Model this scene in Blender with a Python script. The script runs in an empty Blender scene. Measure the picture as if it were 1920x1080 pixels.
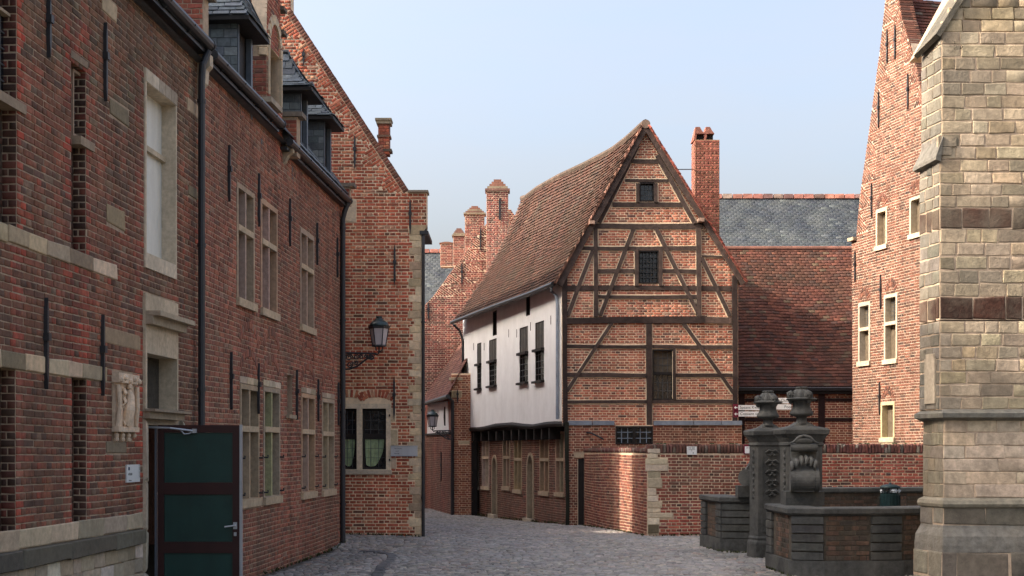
import bpy, math, random
import numpy as np
from mathutils import Matrix, Vector
from mathutils.geometry import tessellate_polygon

random.seed(7)
rng = np.random.default_rng(7)
scene = bpy.context.scene
col = scene.collection

# ------------------------------------------------------------------ camera, sky, sun, exposure
F, HZ, CX, CH = 2700.0, 842.0, 960.0, 1.5      # focal length in photo pixels, horizon row, centre column, eye height
cam_d = bpy.data.cameras.new('camera')
cam = bpy.data.objects.new('camera', cam_d); col.objects.link(cam)
cam.location = (0, 0, CH); cam.rotation_euler = (math.radians(90), 0, 0)
cam_d.sensor_width = 36.0; cam_d.lens = F / 1920 * 36
cam_d.shift_y = (HZ - 540) / 1920
cam_d.clip_end = 3000
scene.camera = cam

SUN_AZ, SUN_EL = math.radians(-99), math.radians(35)      # compass style, clockwise from +Y; negative is to the left
world = bpy.data.worlds.new('World'); scene.world = world; world.use_nodes = True
wn = world.node_tree; wn.nodes.clear()
wo = wn.nodes.new('ShaderNodeOutputWorld'); wb = wn.nodes.new('ShaderNodeBackground'); ws = wn.nodes.new('ShaderNodeTexSky')
ws.sky_type = 'NISHITA'; ws.sun_disc = False; ws.sun_elevation = SUN_EL; ws.sun_rotation = SUN_AZ
ws.air_density = 1.0; ws.dust_density = 9.0; ws.ozone_density = 1.2
wb.inputs['Strength'].default_value = 0.15
hs = wn.nodes.new('ShaderNodeHueSaturation'); hs.inputs['Saturation'].default_value = 0.95   # hazy, veiled sky
tc = wn.nodes.new('ShaderNodeTexCoord'); mp = wn.nodes.new('ShaderNodeMapping'); mp.inputs['Scale'].default_value = (1.0, 1.0, 4.5); mp.inputs['Rotation'].default_value = (0, .12, 0)
nz = wn.nodes.new('ShaderNodeTexNoise'); nz.inputs['Scale'].default_value = 2.2; nz.inputs['Detail'].default_value = 6; nz.inputs['Roughness'].default_value = .55
mr = wn.nodes.new('ShaderNodeMapRange'); mr.inputs[1].default_value = .35; mr.inputs[2].default_value = .75; mr.inputs[3].default_value = .03; mr.inputs[4].default_value = .42
bw = wn.nodes.new('ShaderNodeRGBToBW'); cm = wn.nodes.new('ShaderNodeMix'); cm.data_type = 'RGBA'; tn = wn.nodes.new('ShaderNodeMix'); tn.data_type = 'RGBA'; tn.blend_type = 'MULTIPLY'; tn.inputs[0].default_value = 1
wl = wn.links; wl.new(tc.outputs['Generated'], mp.inputs[0]); wl.new(mp.outputs[0], nz.inputs['Vector']); wl.new(nz.outputs['Fac'], mr.inputs[0])
wl.new(ws.outputs[0], hs.inputs['Color']); wl.new(ws.outputs[0], bw.inputs[0]); wl.new(bw.outputs[0], tn.inputs[6]); tn.inputs[7].default_value = (1.06, 1.0, 1.0, 1)
wl.new(mr.outputs[0], cm.inputs[0]); wl.new(hs.outputs[0], cm.inputs[6]); wl.new(tn.outputs[2], cm.inputs[7]); wl.new(cm.outputs[2], wb.inputs[0]); wn.links.new(wb.outputs[0], wo.inputs[0])
sun_d = bpy.data.lights.new('sun', 'SUN'); sun_d.energy = 2.0; sun_d.angle = math.radians(0.5); sun_d.color = (1.0, 0.88, 0.74)
sun = bpy.data.objects.new('sun', sun_d); col.objects.link(sun)
sv = Vector((math.sin(SUN_AZ) * math.cos(SUN_EL), math.cos(SUN_AZ) * math.cos(SUN_EL), math.sin(SUN_EL)))
sun.rotation_euler = (-sv).to_track_quat('-Z', 'Y').to_euler(); sun.location = (-30, 20, 40)
vs = scene.view_settings
vs.view_transform = 'Standard'; vs.look = 'None'; vs.gamma = 1; vs.use_curve_mapping = False; vs.exposure = 1.68
scene.cycles.max_bounces = 6; scene.cycles.diffuse_bounces = 4; scene.cycles.glossy_bounces = 2
scene.cycles.transmission_bounces = 4; scene.cycles.use_denoising = True

# ------------------------------------------------------------------ materials
def mat(name, c=(1, 1, 1), rough=0.88, ns=9.0, na=0.22, gs=1.3, ga=0.0, gc=(0.10, 0.09, 0.075), bump=0.25, bs=60.0, spec=0.25, metal=0.0, stretch=None, streak=0.12):
    m = bpy.data.materials.new(name); m.use_nodes = True
    t = m.node_tree; n = t.nodes; L = t.links
    bs_ = n['Principled BSDF']
    bs_.inputs['Roughness'].default_value = rough; bs_.inputs['Metallic'].default_value = metal
    bs_.inputs['Specular IOR Level'].default_value = spec
    at = n.new('ShaderNodeAttribute'); at.attribute_name = 'tint'
    oi = n.new('ShaderNodeObjectInfo'); ge = n.new('ShaderNodeNewGeometry')
    def mul(a, b):
        x = n.new('ShaderNodeMix'); x.data_type = 'RGBA'; x.blend_type = 'MULTIPLY'; x.inputs[0].default_value = 1
        L.new(a, x.inputs[6])
        if isinstance(b, tuple): x.inputs[7].default_value = (*b, 1)
        else: L.new(b, x.inputs[7])
        return x.outputs[2]
    base = mul(mul(at.outputs['Color'], oi.outputs['Color']), tuple(c))
    pos = ge.outputs['Position']
    if stretch:
        mp = n.new('ShaderNodeMapping'); mp.inputs['Scale'].default_value = stretch; L.new(pos, mp.inputs[0]); pos = mp.outputs[0]
    def noise(s, d=3.0, p=pos):
        x = n.new('ShaderNodeTexNoise'); x.inputs['Scale'].default_value = s; x.inputs['Detail'].default_value = d
        x.inputs['Roughness'].default_value = 0.65; L.new(p, x.inputs['Vector']); return x.outputs['Fac']
    def remap(f, a, b, lo=0.3, hi=0.7):
        x = n.new('ShaderNodeMapRange'); x.inputs[1].default_value = lo; x.inputs[2].default_value = hi
        x.inputs[3].default_value = a; x.inputs[4].default_value = b; L.new(f, x.inputs[0]); return x.outputs[0]
    if na:
        v = remap(noise(ns), 1 - na, 1 + na)
        base = mul(base, v)
    if streak:
        mp2 = n.new('ShaderNodeMapping'); mp2.inputs['Scale'].default_value = (2.6, 2.6, .32); L.new(ge.outputs['Position'], mp2.inputs[0])
        base = mul(base, remap(noise(1.0, 4.0, mp2.outputs[0]), 1 - streak, 1 + streak * .7, .34, .66))
    if ga:
        x = n.new('ShaderNodeMix'); x.data_type = 'RGBA'; L.new(remap(noise(gs, 5.0), 0.0, ga, 0.42, 0.68), x.inputs[0])
        L.new(base, x.inputs[6]); x.inputs[7].default_value = (*gc, 1); base = x.outputs[2]
    L.new(base, bs_.inputs['Base Color'])
    if bump:
        b = n.new('ShaderNodeBump'); b.inputs['Strength'].default_value = bump; b.inputs['Distance'].default_value = 0.01
        L.new(noise(bs, 4.0, ge.outputs['Position']), b.inputs['Height']); L.new(b.outputs[0], bs_.inputs['Normal'])
    return m

M = {}
M['brick'] = mat('brick', ga=0.22, gs=0.7, gc=(.19, .095, .06), ns=22, na=0.28, streak=.2)
M['brick_dark'] = mat('weathered_brick', ga=0.58, gs=0.55, gc=(0.125, 0.085, 0.058), ns=22, na=0.30, streak=.32)
M['mortar'] = mat('lime_mortar', (0.72, 0.56, 0.39), ga=0.25, gs=1.2, gc=(0.22, 0.17, 0.13), ns=14, na=0.18)
M['mortar_dark'] = mat('old_mortar', (0.44, 0.33, 0.23), ga=0.4, gs=1.0, gc=(0.17, 0.12, 0.085), ns=14, na=0.25)
M['mortar_warm'] = mat('sandy_mortar', (0.88, 0.69, 0.47), ga=0.10, gs=1.2, gc=(0.3, 0.22, 0.16), ns=14, na=0.15)
M['mortar_soot_shade'] = mat('soot_and_shade_mortar', (0.085, 0.072, 0.055), ga=0.5, gs=2.0, gc=(0.03, 0.028, 0.022), ns=14, na=0.4)  # sooty parapet joints; in the niches it paints recess shade
M['mortar_rg'] = mat('weathered_cream_mortar', (0.43, 0.335, 0.245), ga=0.2, gs=1.2, gc=(0.2, 0.15, 0.11), ns=14, na=0.15)
M['stone'] = mat('sandstone', (1.28, 1.13, .95), ga=0.25, gs=2.2, gc=(0.20, 0.165, 0.115), ns=18, na=0.2, bump=0.35)
M['ashlar'] = mat('church_stone', (1.0, .955, .89), ga=0.55, gs=1.9, gc=(0.20, 0.17, 0.125), ns=12, na=0.30, bump=0.8, bs=30, streak=.2)
M['bluestone'] = mat('bluestone', (0.062, 0.064, 0.061), rough=0.75, ga=0.55, gs=2.6, gc=(0.125, 0.122, 0.108), ns=15, na=0.35, bump=0.5, streak=.3)
M['tile'] = mat('clay_tile', ga=0.42, gs=0.9, gc=(0.045, 0.04, 0.026), ns=6, na=0.25, streak=.28)
M['slate'] = mat('slate', rough=0.55, ga=0.3, gs=1.5, gc=(0.16, 0.17, 0.15), ns=14, na=0.3, spec=0.4)
M['timber'] = mat('oak_timber', (0.072, 0.050, 0.041), rough=0.8, ns=10, na=0.35, bump=0.5, bs=25)
M['timber_dark'] = mat('painted_dark_timber', (0.020, 0.016, 0.014), rough=0.6, ns=10, na=0.3)
M['plaster'] = mat('white_limewash', (0.80, 0.80, 0.79), ga=0.12, gs=1.3, gc=(0.46, 0.43, 0.38), ns=2.5, na=0.05, streak=.045, bump=0.12, bs=12)
M['iron'] = mat('black_iron', (0.022, 0.023, 0.026), rough=0.5, na=0.2, spec=0.5, bump=0.1)
M['green_iron'] = mat('green_painted_iron', (0.016, 0.035, 0.035), rough=0.35, na=0.1, spec=0.5, bump=0.0)
M['zinc'] = mat('zinc', (0.24, 0.28, 0.33), rough=0.5, ns=8, na=0.2, bump=0.05)
M['gutter'] = mat('dark_zinc_gutter', (0.022, 0.023, 0.025), rough=0.45, ns=8, na=0.3, bump=0.05, spec=0.5)
M['glass'] = mat('dark_window_glass', (0.012, 0.014, 0.017), rough=0.08, ns=3, na=0.4, bump=0.6, bs=6, spec=0.6)
M['shutter'] = mat('weathered_shutter', (0.115, 0.088, 0.058), rough=0.75, ns=12, na=0.3)
M['pane_grey'] = mat('milky_leaded_glass', (0.085, 0.07, 0.05), rough=0.35, ns=6, na=0.4, bump=0.2, bs=12, spec=0.3)
M['lead'] = mat('lead_came', (0.09, 0.09, 0.09), rough=0.5, na=0.1, bump=0)
M['cloth'] = mat('pale_green_curtain', (0.30, 0.38, 0.22), rough=0.9, ns=12, na=0.25)
M['white'] = mat('white_paint', (0.72, 0.72, 0.68), rough=0.5, na=0.05, bump=0)
M['cobble'] = mat('cobblestone', rough=0.7, ga=0.45, gs=0.45, gc=(0.30, 0.295, 0.29), ns=18, na=0.3, bump=0.5, bs=40, spec=0.3)
M['soil'] = mat('joint_sand', (0.085, 0.078, 0.066), rough=0.95, ga=0.5, gs=1.5, gc=(0.05, 0.05, 0.035), ns=30, na=0.3)
M['door_red'] = mat('dark_red_door_paint', (0.030, 0.0065, 0.0065), rough=0.42, na=0.15, ns=5, bump=0.1, spec=0.4)
M['door_green'] = mat('dark_green_panel_paint', (0.009, 0.040, 0.033), rough=0.42, na=0.15, ns=5, bump=0.1, spec=0.4)
M['alu'] = mat('brushed_aluminium', (0.42, 0.44, 0.46), rough=0.35, na=0.08, bump=0, metal=0.4)
M['sign'] = mat('white_sign_enamel', (0.75, 0.75, 0.72), rough=0.4, na=0.04, bump=0)
M['maroon'] = mat('maroon_enamel', (0.16, 0.015, 0.035), rough=0.4, na=0.05, bump=0)
M['blue'] = mat('navy_print', (0.01, 0.015, 0.06), rough=0.5, na=0, bump=0)
M['ink'] = mat('dark_print', (0.03, 0.035, 0.04), rough=0.5, na=0, bump=0)
M['grey_plate'] = mat('silver_plate', (0.50, 0.51, 0.52), rough=0.35, na=0.03, bump=0)
M['bin'] = mat('dark_green_bin', (0.012, 0.03, 0.032), rough=0.4, na=0.1, bump=0)
M['litter'] = mat('crumpled_litter_bag', (0.55, 0.60, 0.64), rough=0.4, na=0.4, ns=40)
M['frost'] = mat('frosted_lamp_glass', (0.50, 0.46, 0.47), rough=0.3, na=0.05, bump=0)
M['moss'] = mat('moss', (0.05, 0.06, 0.025), rough=0.95, na=0.4, ns=30)
M['far_ground'] = M['soil']

# ------------------------------------------------------------------ geometry helpers
class Plane:
    """vertical plane: u runs along it, z is up, d is the distance in front of it"""
    def __init__(s, o, d):
        s.o = np.array(o[:2], float); s.d = np.array(d[:2], float); s.d /= np.linalg.norm(s.d)
        s.n = np.array((s.d[1], -s.d[0]))
    @classmethod
    def at(c, x, sc, vp=None):
        o = ((x - CX) / sc, F / sc)
        if vp is None: return c(o, (1, 0))
        d = np.array(((vp - CX) / F, 1.0))
        return c(o, d if vp > x else -d)
    def uv(s, px, py, off=0.0):
        r = np.array(((px - CX) / F, 1.0))
        t = (s.o + s.n * off) @ s.n / (r @ s.n)
        return float((r * t - s.o) @ s.d), CH + t * (HZ - py) / F
    def u(s, px, off=0.0): return s.uv(px, HZ, off)[0]
    def z(s, px, py, off=0.0): return s.uv(px, py, off)[1]
    def scale(s, px): 
        r = np.array(((px - CX) / F, 1.0)); return F / (s.o @ s.n / (r @ s.n))
    def pt(s, u, z, d=0.0):
        p = s.o + s.d * u + s.n * d; return (p[0], p[1], z)
    def side(s, u, d0=0.0, flip=False):
        """plane at right angles to this one at u; its own u runs outward (or inward when flip)"""
        p = s.o + s.d * u + s.n * d0
        return Plane(p, s.n if not flip else -s.n)
    U = property(lambda s: np.array((s.d[0], s.d[1], 0.0)))
    N = property(lambda s: np.array((s.n[0], s.n[1], 0.0)))

Zv = np.array((0., 0., 1.))
def pts(pl, lst, off=0.0): return [pl.uv(x, y, off) for x, y in lst]

class MB:
    def __init__(s): s.v = []; s.f = []; s.t = []; s.n = 0
    def add(s, verts, faces, tint=(1, 1, 1)):
        s.v.extend([tuple(map(float, p)) for p in verts]); s.f.extend([tuple(i + s.n for i in f) for f in faces])
        s.t.extend([tint] * len(faces)); s.n += len(verts); return s
    def hexa(s, a, b, tint=(1, 1, 1)):
        """a: four points of one end, b: the matching four of the other"""
        return s.add(list(a) + list(b), [(3, 2, 1, 0), (4, 5, 6, 7), (0, 1, 5, 4), (1, 2, 6, 5), (2, 3, 7, 6), (3, 0, 4, 7)], tint)
    def pbox(s, pl, u0, u1, z0, z1, d0, d1, tint=(1, 1, 1)):
        P = pl.pt
        return s.hexa([P(u0, z0, d1), P(u1, z0, d1), P(u1, z1, d1), P(u0, z1, d1)], [P(u0, z0, d0), P(u1, z0, d0), P(u1, z1, d0), P(u0, z1, d0)], tint)
    def box(s, x0, x1, y0, y1, z0, z1, tint=(1, 1, 1)):
        return s.hexa([(x0, y0, z0), (x1, y0, z0), (x1, y0, z1), (x0, y0, z1)], [(x0, y1, z0), (x1, y1, z0), (x1, y1, z1), (x0, y1, z1)], tint)
    def prism(s, pl, poly, d0, d1, tint=(1, 1, 1)):
        n = len(poly); P = pl.pt
        v = [P(u, z, d1) for u, z in poly] + [P(u, z, d0) for u, z in poly]
        f = [tuple(range(n)), tuple(range(2 * n - 1, n - 1, -1))] + [(i, (i + 1) % n, n + (i + 1) % n, n + i) for i in range(n)]
        return s.add(v, f, tint)
    def extrude_xy(s, poly, z0, z1, poly1=None, tint=(1, 1, 1)):
        n = len(poly); poly1 = poly1 or poly
        v = [(x, y, z0) for x, y in poly] + [(x, y, z1) for x, y in poly1]
        return s.add(v, [tuple(range(n)), tuple(range(2 * n - 1, n - 1, -1))] + [(i, (i + 1) % n, n + (i + 1) % n, n + i) for i in range(n)], tint)
    def slab(s, pl, outer, holes, d0, d1, tint=(1, 1, 1)):
        loops = [outer] + list(holes); flat = [p for l in loops for p in l]
        tris = tessellate_polygon([[Vector((p[0], p[1], 0)) for p in l] for l in loops])
        n = len(flat); P = pl.pt
        v = [P(u, z, d1) for u, z in flat] + [P(u, z, d0) for u, z in flat]
        f = [tuple(t) for t in tris] + [tuple(n + i for i in reversed(t)) for t in tris]
        k = 0
        for l in loops:
            m = len(l); f += [(k + i, k + (i + 1) % m, n + k + (i + 1) % m, n + k + i) for i in range(m)]; k += m
        return s.add(v, f, tint)
    def bar(s, pl, a, b, w, d0, d1, tint=(1, 1, 1), uvs=False):
        """straight beam in the plane between two points of it, w in metres"""
        a, b = np.array(a), np.array(b); t = (b - a) / np.linalg.norm(b - a); q = np.array((-t[1], t[0])) * w / 2
        return s.prism(pl, [tuple(a - q), tuple(b - q), tuple(b + q), tuple(a + q)], d0, d1, tint)
    def tube(s, pp, r, n=8, closed=False, tint=(1, 1, 1)):
        pp = [np.array(p, float) for p in pp]; rr = r if hasattr(r, '__len__') else [r] * len(pp)
        v = []; prev = None
        for i, p in enumerate(pp):
            t = pp[min(i + 1, len(pp) - 1)] - pp[max(i - 1, 0)]; t /= (np.linalg.norm(t) + 1e-9)
            if prev is None:
                a = np.cross(t, (0, 0, 1.0)); 
                if np.linalg.norm(a) < .1: a = np.cross(t, (1.0, 0, 0))
            else: a = prev - t * (prev @ t)
            a /= np.linalg.norm(a); prev = a; b = np.cross(t, a)
            v += [p + rr[i] * (math.cos(2 * math.pi * k / n) * a + math.sin(2 * math.pi * k / n) * b) for k in range(n)]
        f = [(i * n + k, i * n + (k + 1) % n, (i + 1) * n + (k + 1) % n, (i + 1) * n + k) for i in range(len(pp) - 1) for k in range(n)]
        f += [tuple(range(n - 1, -1, -1)), tuple((len(pp) - 1) * n + k for k in range(n))]
        return s.add(v, f, tint)
    def lathe(s, prof, c, n=20, rot=0.0, sx=1.0, sy=1.0, fn=None, tint=(1, 1, 1)):
        v = []
        for r, z in prof:
            for k in range(n):
                a = 2 * math.pi * k / n + rot; q = r * (fn(a, z) if fn else 1)
                v.append((c[0] + q * sx * math.cos(a), c[1] + q * sy * math.sin(a), c[2] + z))
        m = len(prof)
        f = [(i * n + k, i * n + (k + 1) % n, (i + 1) * n + (k + 1) % n, (i + 1) * n + k) for i in range(m - 1) for k in range(n)]
        f += [tuple(range(n - 1, -1, -1)), tuple((m - 1) * n + k for k in range(n))]
        return s.add(v, f, tint)
    def build(s, name, m, parent=None, smooth=False, kind=None, label=None):
        me = bpy.data.meshes.new(name); me.from_pydata(s.v, [], s.f)
        a = me.attributes.new('tint', 'FLOAT_COLOR', 'FACE')
        a.data.foreach_set('color', np.c_[np.array(s.t, np.float32).reshape(-1, 3), np.ones(len(s.t), np.float32)].ravel())
        if smooth: me.shade_smooth() if hasattr(me, 'shade_smooth') else me.polygons.foreach_set('use_smooth', [True] * len(me.polygons))
        me.materials.append(M[m] if isinstance(m, str) else m); me.update()
        o = bpy.data.objects.new(name, me); col.objects.link(o)
        if parent is not None:
            o.parent = parent
            if parent.get('is_root_loc'): o.location = -parent.location
        if kind: o['kind'] = kind
        if label: o['label'] = label
        return o

ROOTS = []
def thing(name, label, cat, loc=(0, 0, 0), group=None):
    o = bpy.data.objects.new(name, None); col.objects.link(o); o.location = loc; o.empty_display_size = .2
    o['label'] = label; o['category'] = cat; o['is_root_loc'] = 1
    if group: o['group'] = group
    ROOTS.append(o); return o
def tag(o, label, cat, group=None):
    o['label'] = label; o['category'] = cat
    if group: o['group'] = group
    return o

# ---- pieces: bricks, stones, tiles, cobbles. One piece = centre of its face, three axes, three sizes, a tint
def make_templates(bx, by, bz, jit, n=10):
    out = []
    for _ in range(n):
        j = lambda a: (random.random() - .5) * a
        v = [(x, y, -1.0) for x, y in ((-.5, -.5), (.5, -.5), (.5, .5), (-.5, .5))]
        c = [(x + j(jit * .5), y + j(jit)) for x, y in ((-.5, -.5), (.5, -.5), (.5, .5), (-.5, .5))]
        v += [(x, y, -bz + j(bz * .4)) for x, y in c]
        v += [(x * (1 - 2 * bx), y * (1 - 2 * by), j(bz * .8)) for x, y in c]
        f = [(8, 9, 10, 11)] + [(4 + i, 4 + (i + 1) % 4, 8 + (i + 1) % 4, 8 + i) for i in range(4)] + [(i, (i + 1) % 4, 4 + (i + 1) % 4, 4 + i) for i in range(4)]
        out.append((np.array(v), f))
    return out
T_BRICK = make_templates(.025, .09, .05, .10)
T_STONE = make_templates(.022, .06, .12, .13)
T_ASH = make_templates(.012, .045, .14, .03)
T_TILE = make_templates(.03, .03, .25, .06)
T_COB = make_templates(.12, .14, .30, .16)
TMESH = {}
def template_mesh(key, k, m, name):
    kk = (key, k, m, name)
    if kk not in TMESH:
        T = {'brick': T_BRICK, 'stone': T_STONE, 'ash': T_ASH, 'tile': T_TILE, 'cob': T_COB}[key][k]
        me = bpy.data.meshes.new(name); me.from_pydata([tuple(p) for p in T[0]], [], T[1])
        a = me.attributes.new('tint', 'FLOAT_COLOR', 'FACE'); a.data.foreach_set('color', np.ones(4 * len(T[1]), np.float32))
        me.materials.append(M[m]); me.update(); TMESH[kk] = me
    return TMESH[kk]

class Pieces:
    def __init__(s): s.c = []; s.U = []; s.V = []; s.N = []; s.w = []; s.t = []
    def add(s, c, U, V, N, w, h, d, t):
        s.c.append(c); s.U.append(U); s.V.append(V); s.N.append(N); s.w.append((w, h, d)); s.t.append(t)
    def emit(s, parent, m, key, name, stuff_name, most=300, vis=None, minpx=0):
        if not s.c: return
        C = np.array(s.c, float); U = np.array(s.U, float); V = np.array(s.V, float); N = np.array(s.N, float)
        W = np.array(s.w, float); T = np.array(s.t, float)
        px = CX + F * C[:, 0] / C[:, 1]; py = HZ - F * (C[:, 2] - CH) / C[:, 1]
        sc = F / C[:, 1]
        view = np.abs((C - np.array((0, 0, CH))) * N).sum(1) * 0 + np.abs(((C - np.array((0, 0, CH))) * N).sum(1)) / np.linalg.norm(C - np.array((0, 0, CH)), axis=1)
        score = sc * sc * W[:, 0] * W[:, 1] * view
        ok = (px > 2) & (px < 1918) & (py > 2) & (py < 1078) & (C[:, 1] > 1)
        if vis is not None: ok &= vis(px, py)
        score = np.where(ok, score, -1)
        order = np.argsort(-score)
        ind = [i for i in order[:most] if score[i] > minpx]
        indset = np.zeros(len(C), bool); indset[ind] = True
        tn = rng.integers(0, 10, len(C))
        for i in ind:
            o = bpy.data.objects.new(name, template_mesh(key, int(tn[i]), m, name))
            mm = Matrix(((U[i, 0] * W[i, 0], V[i, 0] * W[i, 1], N[i, 0] * W[i, 2], C[i, 0]),
                         (U[i, 1] * W[i, 0], V[i, 1] * W[i, 1], N[i, 1] * W[i, 2], C[i, 1]),
                         (U[i, 2] * W[i, 0], V[i, 2] * W[i, 1], N[i, 2] * W[i, 2], C[i, 2]), (0, 0, 0, 1)))
            o.matrix_basis = mm; o.color = (*T[i], 1); o.parent = parent
            if parent is not None and parent.get('is_root_loc'): o.location = o.location - parent.location
            col.objects.link(o)
        rest = np.where(~indset)[0]
        if len(rest):
            Tm = {'brick': T_BRICK, 'stone': T_STONE, 'ash': T_ASH, 'tile': T_TILE, 'cob': T_COB}[key]
            vv, ff, tt, base = [], [], [], 0
            for k in range(10):
                r = rest[tn[rest] == k]
                if not len(r): continue
                tv, tf = Tm[k]; nv = len(tv); tf = np.array(tf)
                X = C[r][:, None, :] + U[r][:, None, :] * (W[r, 0][:, None] * tv[None, :, 0])[..., None] + V[r][:, None, :] * (W[r, 1][:, None] * tv[None, :, 1])[..., None] + N[r][:, None, :] * (W[r, 2][:, None] * tv[None, :, 2])[..., None]
                vv.append(X.reshape(-1, 3)); ff.append((tf[None] + (np.arange(len(r)) * nv)[:, None, None] + base).reshape(-1, 4))
                tt.append(np.repeat(T[r], len(tf), 0)); base += len(r) * nv
            vv = np.concatenate(vv); ff = np.concatenate(ff); tt = np.concatenate(tt)
            me = bpy.data.meshes.new(stuff_name); me.vertices.add(len(vv)); me.loops.add(ff.size); me.polygons.add(len(ff))
            me.vertices.foreach_set('co', vv.astype(np.float32).ravel()); me.loops.foreach_set('vertex_index', ff.astype(np.int32).ravel())
            me.polygons.foreach_set('loop_start', (np.arange(len(ff)) * 4).astype(np.int32))
            me.update(calc_edges=True)
            a = me.attributes.new('tint', 'FLOAT_COLOR', 'FACE'); a.data.foreach_set('color', np.c_[tt, np.ones(len(tt))].astype(np.float32).ravel())
            me.materials.append(M[m]); o = bpy.data.objects.new(stuff_name, me); o['kind'] = 'stuff'
            if parent is not None:
                o.parent = parent
                if parent.get('is_root_loc'): o.location = -parent.location
            col.objects.link(o)

def spans1(p, z):
    xs = []
    for i in range(len(p)):
        (x0, z0), (x1, z1) = p[i], p[(i + 1) % len(p)]
        if (z0 <= z) != (z1 <= z): xs.append(x0 + (z - z0) * (x1 - x0) / (z1 - z0))
    xs.sort(); return list(zip(xs[::2], xs[1::2]))
def spans(polys, z):
    """intervals of the first outline at height z, less those of all the others"""
    out = spans1(polys[0], z)
    for p in polys[1:]:
        for a, b in spans1(p, z):
            nxt = []
            for c, d in out:
                if b <= c or a >= d: nxt.append((c, d)); continue
                if a > c: nxt.append((c, a))
                if b < d: nxt.append((b, d))
            out = nxt
    return out

def pick(pal, k=1.0, sp=1.0):
    """pal: list of (weight, colour)"""
    r = random.random() * sum(p[0] for p in pal)
    for w, c in pal:
        r -= w
        if r <= 0: break
    v = k * (1 + random.uniform(-.19, .21) * sp); return (min(c[0] * v * random.uniform(.95, 1.05), 1), min(c[1] * v, 1), min(c[2] * v * random.uniform(.93, 1.07), 1))

def field(P, pl, polys, h, L, pal, joint=.011, ang=0.0, proud=.006, depth=.05, bond='english', wav=.004, tfun=None, z0=None, skip=None, minw=.025):
    """fill the even-odd area of polys (u, z in the plane) with courses of bricks"""
    ca, sa = math.cos(ang), math.sin(ang)
    Q = [[(u * ca + z * sa, -u * sa + z * ca) for u, z in p] for p in polys]
    lo = min(z for p in Q for _, z in p); hi = max(z for p in Q for _, z in p)
    k0 = math.floor(lo / h); ph = random.random() * 6
    for k in range(k0, math.ceil(hi / h) + 1):
        zc = (k + .5) * h
        if zc - h * .35 < lo or zc + h * .35 > hi: continue
        for a, b in spans(Q, zc):
            header = bond == 'english' and k % 2 == 0
            step = L / 2 if header else L
            if bond == 'random': step = L
            off = (L / 4 if header else (0 if bond != 'run' else (L / 2 if k % 2 else 0)))
            x = math.floor((a - off) / step) * step + off
            cuts = [a]; x += step
            while x < b:
                q = x + random.uniform(-.006, .006) * (L / .195)
                if bond == 'random': q = x + random.uniform(-.32, .32) * L
                if q - cuts[-1] > max(minw, .25 * step) and b - q > max(minw, .25 * step): cuts.append(q)
                x += step
            cuts.append(b)
            for c0, c1 in zip(cuts, cuts[1:]):
                w = c1 - c0 - joint * random.uniform(.75, 1.3)
                if w < minw * .7: continue
                uc = (c0 + c1) / 2; zz = zc + wav * math.sin(uc * 1.7 + ph + k * .13)
                u, z = uc * ca - zz * sa, uc * sa + zz * ca
                if skip and skip(u, z): continue
                t = pick(pal)
                if tfun: t = tfun(u, z, t)
                U = pl.U * ca + Zv * sa; V = -pl.U * sa + Zv * ca
                rr = random.uniform(-.006, .006); U2 = U + V * rr; V2 = V - U * rr
                P.add(pl.pt(u, z, proud + random.uniform(-.0025, .0025)), U2, V2, pl.N, w, h - joint * random.uniform(.8, 1.15), depth, t)

def roof_field(P, S, n_rows, width, pal, thick=.014, lift=.022, t_len=None, tfun=None, jit=.006, over=1.25):
    """S(t, w) -> point; t along the eave 0..1, w up the slope 0..1"""
    for k in range(n_rows):
        w0, w1 = k / n_rows, min((k + over) / n_rows, 1.02)
        pa, pb = np.array(S(0, w0)), np.array(S(1, w0)); ln = np.linalg.norm(pb - pa)
        if ln < width * .5: continue
        nt = max(1, round(ln / width)); sh = .5 if k % 2 else 0.
        for i in range(-1, nt + 1):
            t0, t1 = (i + sh) / nt, (i + 1 + sh) / nt
            t0, t1 = max(t0, 0), min(t1, 1)
            if t1 - t0 < .3 / nt: continue
            tm = (t0 + t1) / 2
            A, B, C = np.array(S(t0, w0)), np.array(S(t1, w0)), np.array(S(tm, w1)); m0 = (A + B) / 2
            U = B - A; wd = np.linalg.norm(U); U /= wd; V = C - m0; hh = np.linalg.norm(V); V /= hh
            V = V - U * (U @ V); V /= np.linalg.norm(V); N = np.cross(U, V)
            # tilt so the lower edge stands proud
            lo = lift + random.uniform(-jit, jit) * .6
            V2 = V * hh - N * (lo - .004); V2 /= np.linalg.norm(V2); N2 = np.cross(U, V2)
            c = (m0 + C) / 2 + N * (lo / 2 + thick) + U * random.uniform(-jit, jit) * .4 + V * random.uniform(-jit, jit)
            t = pick(pal, 1.0, .55)
            if tfun: t = tfun(tm, w0, t)
            P.add(c, U, V2, N2, wd - .005, hh, thick, t)

def quad_S(A, B, C, D):
    A, B, C, D = map(lambda p: np.array(p, float), (A, B, C, D))
    def S(t, w): return (A * (1 - t) + B * t) * (1 - w) + (D * (1 - t) + C * t) * w
    return S

def rect(u0, z0, u1, z1): return [(u0, z0), (u1, z0), (u1, z1), (u0, z1)]
def prect(pl, x0, y0, x1, y1, off=0.0):
    """pixel box -> upright rectangle in the plane; heights are taken at the middle column"""
    u0, u1 = pl.u(x0, off), pl.u(x1, off); xm = (x0 + x1) / 2
    return rect(u0, pl.z(xm, y1, off), u1, pl.z(xm, y0, off))

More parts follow.
